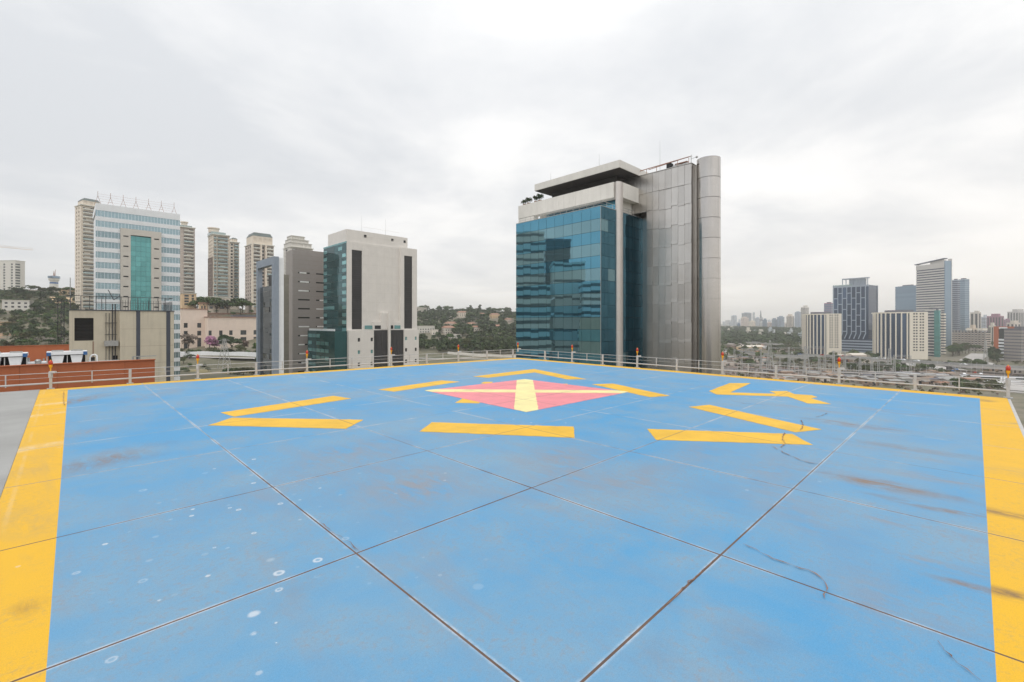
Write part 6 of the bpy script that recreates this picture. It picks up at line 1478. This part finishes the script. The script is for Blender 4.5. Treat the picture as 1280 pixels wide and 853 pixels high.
def gantry(u0, u1, Z, h, label, arms=2):
    p, q = spot(u0, Z), spot(u1, Z - 6); wd = math.dist(p, q); r = thing('steel_gantry', label, 'gantry', (*p, 0), math.atan2(q[1]-p[1], q[0]-p[0]), 'steel gantries over the rail yard')
    for x in (0, wd):
        mb = MB(); lattice_column(mb, x, 0, h, 1.5, .8, .19); part('column', mb, m['lattice'], r)
    for k in range(arms):
        z = h * (.96 - .30 * k); mb = MB(); n = max(4, int(wd / 1.8))
        for dz in (-.55, .55): mb.beam((0, 0, z + dz), (wd, 0, z + dz), .17)
        for i in range(n): mb.beam((wd * i / n, 0, z - .55), (wd * (i + .5) / n, 0, z + .55), .10).beam((wd * (i + .5) / n, 0, z + .55), (wd * (i + 1) / n, 0, z - .55), .10)
        part('cross_beam', mb, m['lattice'], r)
    im_ = MB().lathe((0, 0, 0), [(.10, 0), (.18, -.3), (.10, -.6), (.18, -.9), (.10, -1.2)], 6).mesh('insulator', m['retain'])
    for i in range(5): put('insulator', im_, r, (wd * (i + .5) / 5, 0, h * .96 - .6))
for i, (u0, u1, Z, h) in enumerate(((927, 951, 352, 20), (951, 975, 345, 15), (962, 986, 372, 20), (986, 1006, 350, 21), (1006, 1031, 345, 22), (1024, 1042, 322, 16), (1042, 1056, 352, 18), (1075, 1090, 340, 14), (1098, 1118, 332, 15), (1118, 1138, 348, 15))):
    gantry(u0, u1, Z, h, 'pale lattice gantry ' + ['nearest the round metal column', 'lower, just right of the leftmost one', 'behind the foot of the tall pylon', 'below the beige skyline tower', 'tallest, left of the first finned block foot', 'low and near, below the first finned block', 'in front of the navy tower foot', 'standing alone below the gap between finned blocks', 'below the left edge of the larger finned block', 'below the middle of the larger finned block'][i], 3 if h > 17 else 2)
def pylon(u, Z, vtop, label, wb=4.6):
    p = spot(u, Z); z0 = gz(*p); h = zt(vtop, Z) - z0; r = thing('pylon', label, 'pylon', (*p, z0), R(20), 'lattice power pylons')
    mb = MB(); lattice_column(mb, 0, 0, h, wb, .9, .22); part('tower', mb, m['lattice'], r)
    for k in range(3):
        z = h * (.95 - .13 * k); part('arm', MB().beam((-3.2, 0, z), (3.2, 0, z), .18).beam((-3.2, 0, z), (0, 0, z + 1.2), .12).beam((3.2, 0, z), (0, 0, z + 1.2), .12), m['lattice'], r)
pylon(280.5, 262, 424, 'pale lattice pylon on the dry field before the pink building', 5)
pylon(962.5, 390, 425.5, 'tallest lattice pylon in the yard, right of the round column', 5.5)
pylon(990, 330, 440, 'lattice pylon between the gantries left of the finned blocks'); pylon(1008.5, 318, 436, 'lattice pylon before the left edge of the first finned block')
pylon(1112, 372, 436, 'slim lattice pylon before the larger finned block', 3); pylon(1232, 420, 426, 'slim lattice pylon before the long grey slab', 3); pylon(918, 420, 437, 'small lattice pylon hard by the round metal column', 3)
def wires(name, label, a, b, n, sp_, sag, t=.055):
    r = thing(name, label, 'cable', (0, 0, 0)); d = Vector((b[0]-a[0], b[1]-a[1], 0)).normalized(); nx, ny = -d.y, d.x
    for k in range(n):
        o = (k - (n - 1) / 2) * sp_; pts = []
        for i in range(13): t_ = i / 12; pts.append((a[0] + (b[0]-a[0]) * t_ + nx * o, a[1] + (b[1]-a[1]) * t_ + ny * o, a[2] + (b[2]-a[2]) * t_ - 4 * sag * t_ * (1 - t_)))
        part('wire', MB().tube(pts, t, 0, 3), m['steel'], r)
def top(u, Z, v): p = spot(u, Z); return (*p, zt(v, Z))
for i, (a, b) in enumerate(((top(905, 420, 445), top(963, 385, 434)), (top(963, 385, 434), top(1042, 350, 446)), (top(928, 352, 452), top(1006, 345, 453)), (top(1006, 345, 448), top(1118, 348, 455)), (top(1042, 352, 458), top(1232, 330, 462)), (top(1008, 318, 447), top(1170, 300, 462)))):
    wires('overhead_wires', 'thin overhead wires across the yard, span ' + ['by the round metal column', 'from the tallest pylon to the finned block', 'over the left gantries', 'below the finned blocks', 'above the expressway foot', 'nearest the deck railing'][i], a, b, 3, 1.8, 1.0)
lm = None
for i, (u, Z, h) in enumerate([(u_, 300 + 45 * rnd.random(), rnd.uniform(8, 12)) for u_ in (910, 935, 972, 998, 1020, 1048, 1063, 1082, 1094, 1126, 1143, 1158, 1172, 1186, 1201, 1214, 1228, 1243, 1256, 905, 922, 945, 958, 967, 981, 993, 1003, 1014, 1027, 1036, 1054, 1071, 1088, 1104, 1115, 1133, 1150, 1165, 1180, 1194, 1208, 1221)]):
    r = thing('mast', 'thin grey catenary mast beside the tracks', 'mast', (*spot(u, Z), 0), rnd.uniform(-.3, .3), 'catenary masts along the tracks')
    part('pole', MB().beam((0, 0, 0), (0, 0, h), .22, 0, 6, .16), m['lattice'], r); part('bracket', MB().beam((0, 0, h - 1), (2.6, 0, h - .6), .12).beam((0, 0, h - 2), (2.6, 0, h - .6), .08), m['lattice'], r)
# cars
def car(mt):
    r = thing('car', 'x', 'car', (0, 0, 0), 0, 'cars on the roads of the plain')
    b = MB(); pr = [(-2.1, .35), (2.1, .35), (2.15, .75), (1.2, .92), (.6, 1.42), (-1.1, 1.45), (-1.9, .95), (-2.15, .8)]
    k = len(pr); b.v = [(x, -.85, z) for x, z in pr] + [(x, .85, z) for x, z in pr]; b.f = [tuple(range(k)), tuple(range(2 * k - 1, k - 1, -1))] + [(i, k + i, k + (i + 1) % k, (i + 1) % k) for i in range(k)]; b.m = [0] * len(b.f)
    part('body', b, m[mt], r); part('window', MB().box(-1.0, -.87, .98, .62, .87, 1.36), m['win'], r)
    wme = MB().beam((0, -.08, 0), (0, .08, 0), .64, 0, 10).mesh('wheel', m['dark'])
    for x in (-1.35, 1.35):
        for y in (-.82, .82): put('wheel', wme, r, (x, y, .32))
    return r
cars = [car('white_clad'), car('slate'), car('lamp_red'), car('cap')]; cn = ['white', 'grey', 'red', 'blue']; used = set()
def on_path(pts, t):
    L_ = [math.dist(a, b) for a, b in zip(pts, pts[1:])]; d = t * sum(L_)
    for (a, b), l_ in zip(zip(pts, pts[1:]), L_):
        if d <= l_: return (a[0] + (b[0]-a[0]) * d / l_, a[1] + (b[1]-a[1]) * d / l_), math.atan2(b[1]-a[1], b[0]-a[0])
        d -= l_
    return pts[-1], 0
for pts, n, off, txt, zz_ in (([spot(1090, 470), spot(1120, 448), spot(1150, 418), spot(1185, 386), spot(1222, 335), spot(1262, 285)], 26, 7, 'on the pale expressway', .14), ([spot(1180, 410), spot(1215, 395), spot(1320, 372)], 12, 5, 'on the road behind the expressway', .18), ([spot(1000, 475), spot(1050, 450), spot(1100, 420), spot(1160, 385), spot(1215, 358)], 10, 4, 'on the long raised road', 6.02)):
    for k in range(n):
        (a, b), an_ = on_path(pts, (k + rnd.random()) / n); i = rnd.choice((0, 0, 0, 1, 1, 2, 3)); o = cars[i] if i not in used else copy_tree(cars[i]); used.add(i)
        of_ = rnd.choice((-1, 1)) * rnd.uniform(.25, 1) * off; o.location = (a - math.sin(an_) * of_, b + math.cos(an_) * of_, zz_); o.rotation_euler.z = an_ + (math.pi if of_ > 0 else 0)
        o['label'] = 'tiny %s car %s' % (cn[i], txt)

# ------------------------------------------------------------------ haze
hz_m = bpy.data.materials.new('haze'); hz_m.use_nodes = True; t = hz_m.node_tree; t.nodes.clear()
pv = t.nodes.new('ShaderNodeVolumePrincipled'); pv.inputs['Color'].default_value = (.985, .99, 1, 1); pv.inputs['Density'].default_value = .00023; pv.inputs['Anisotropy'].default_value = .65
ho = t.nodes.new('ShaderNodeOutputMaterial'); t.links.new(pv.outputs[0], ho.inputs['Volume'])
put('haze', MB().box(-6700, -6700, -3, 6700, 6700, 190).mesh('haze', hz_m), kind='stuff')
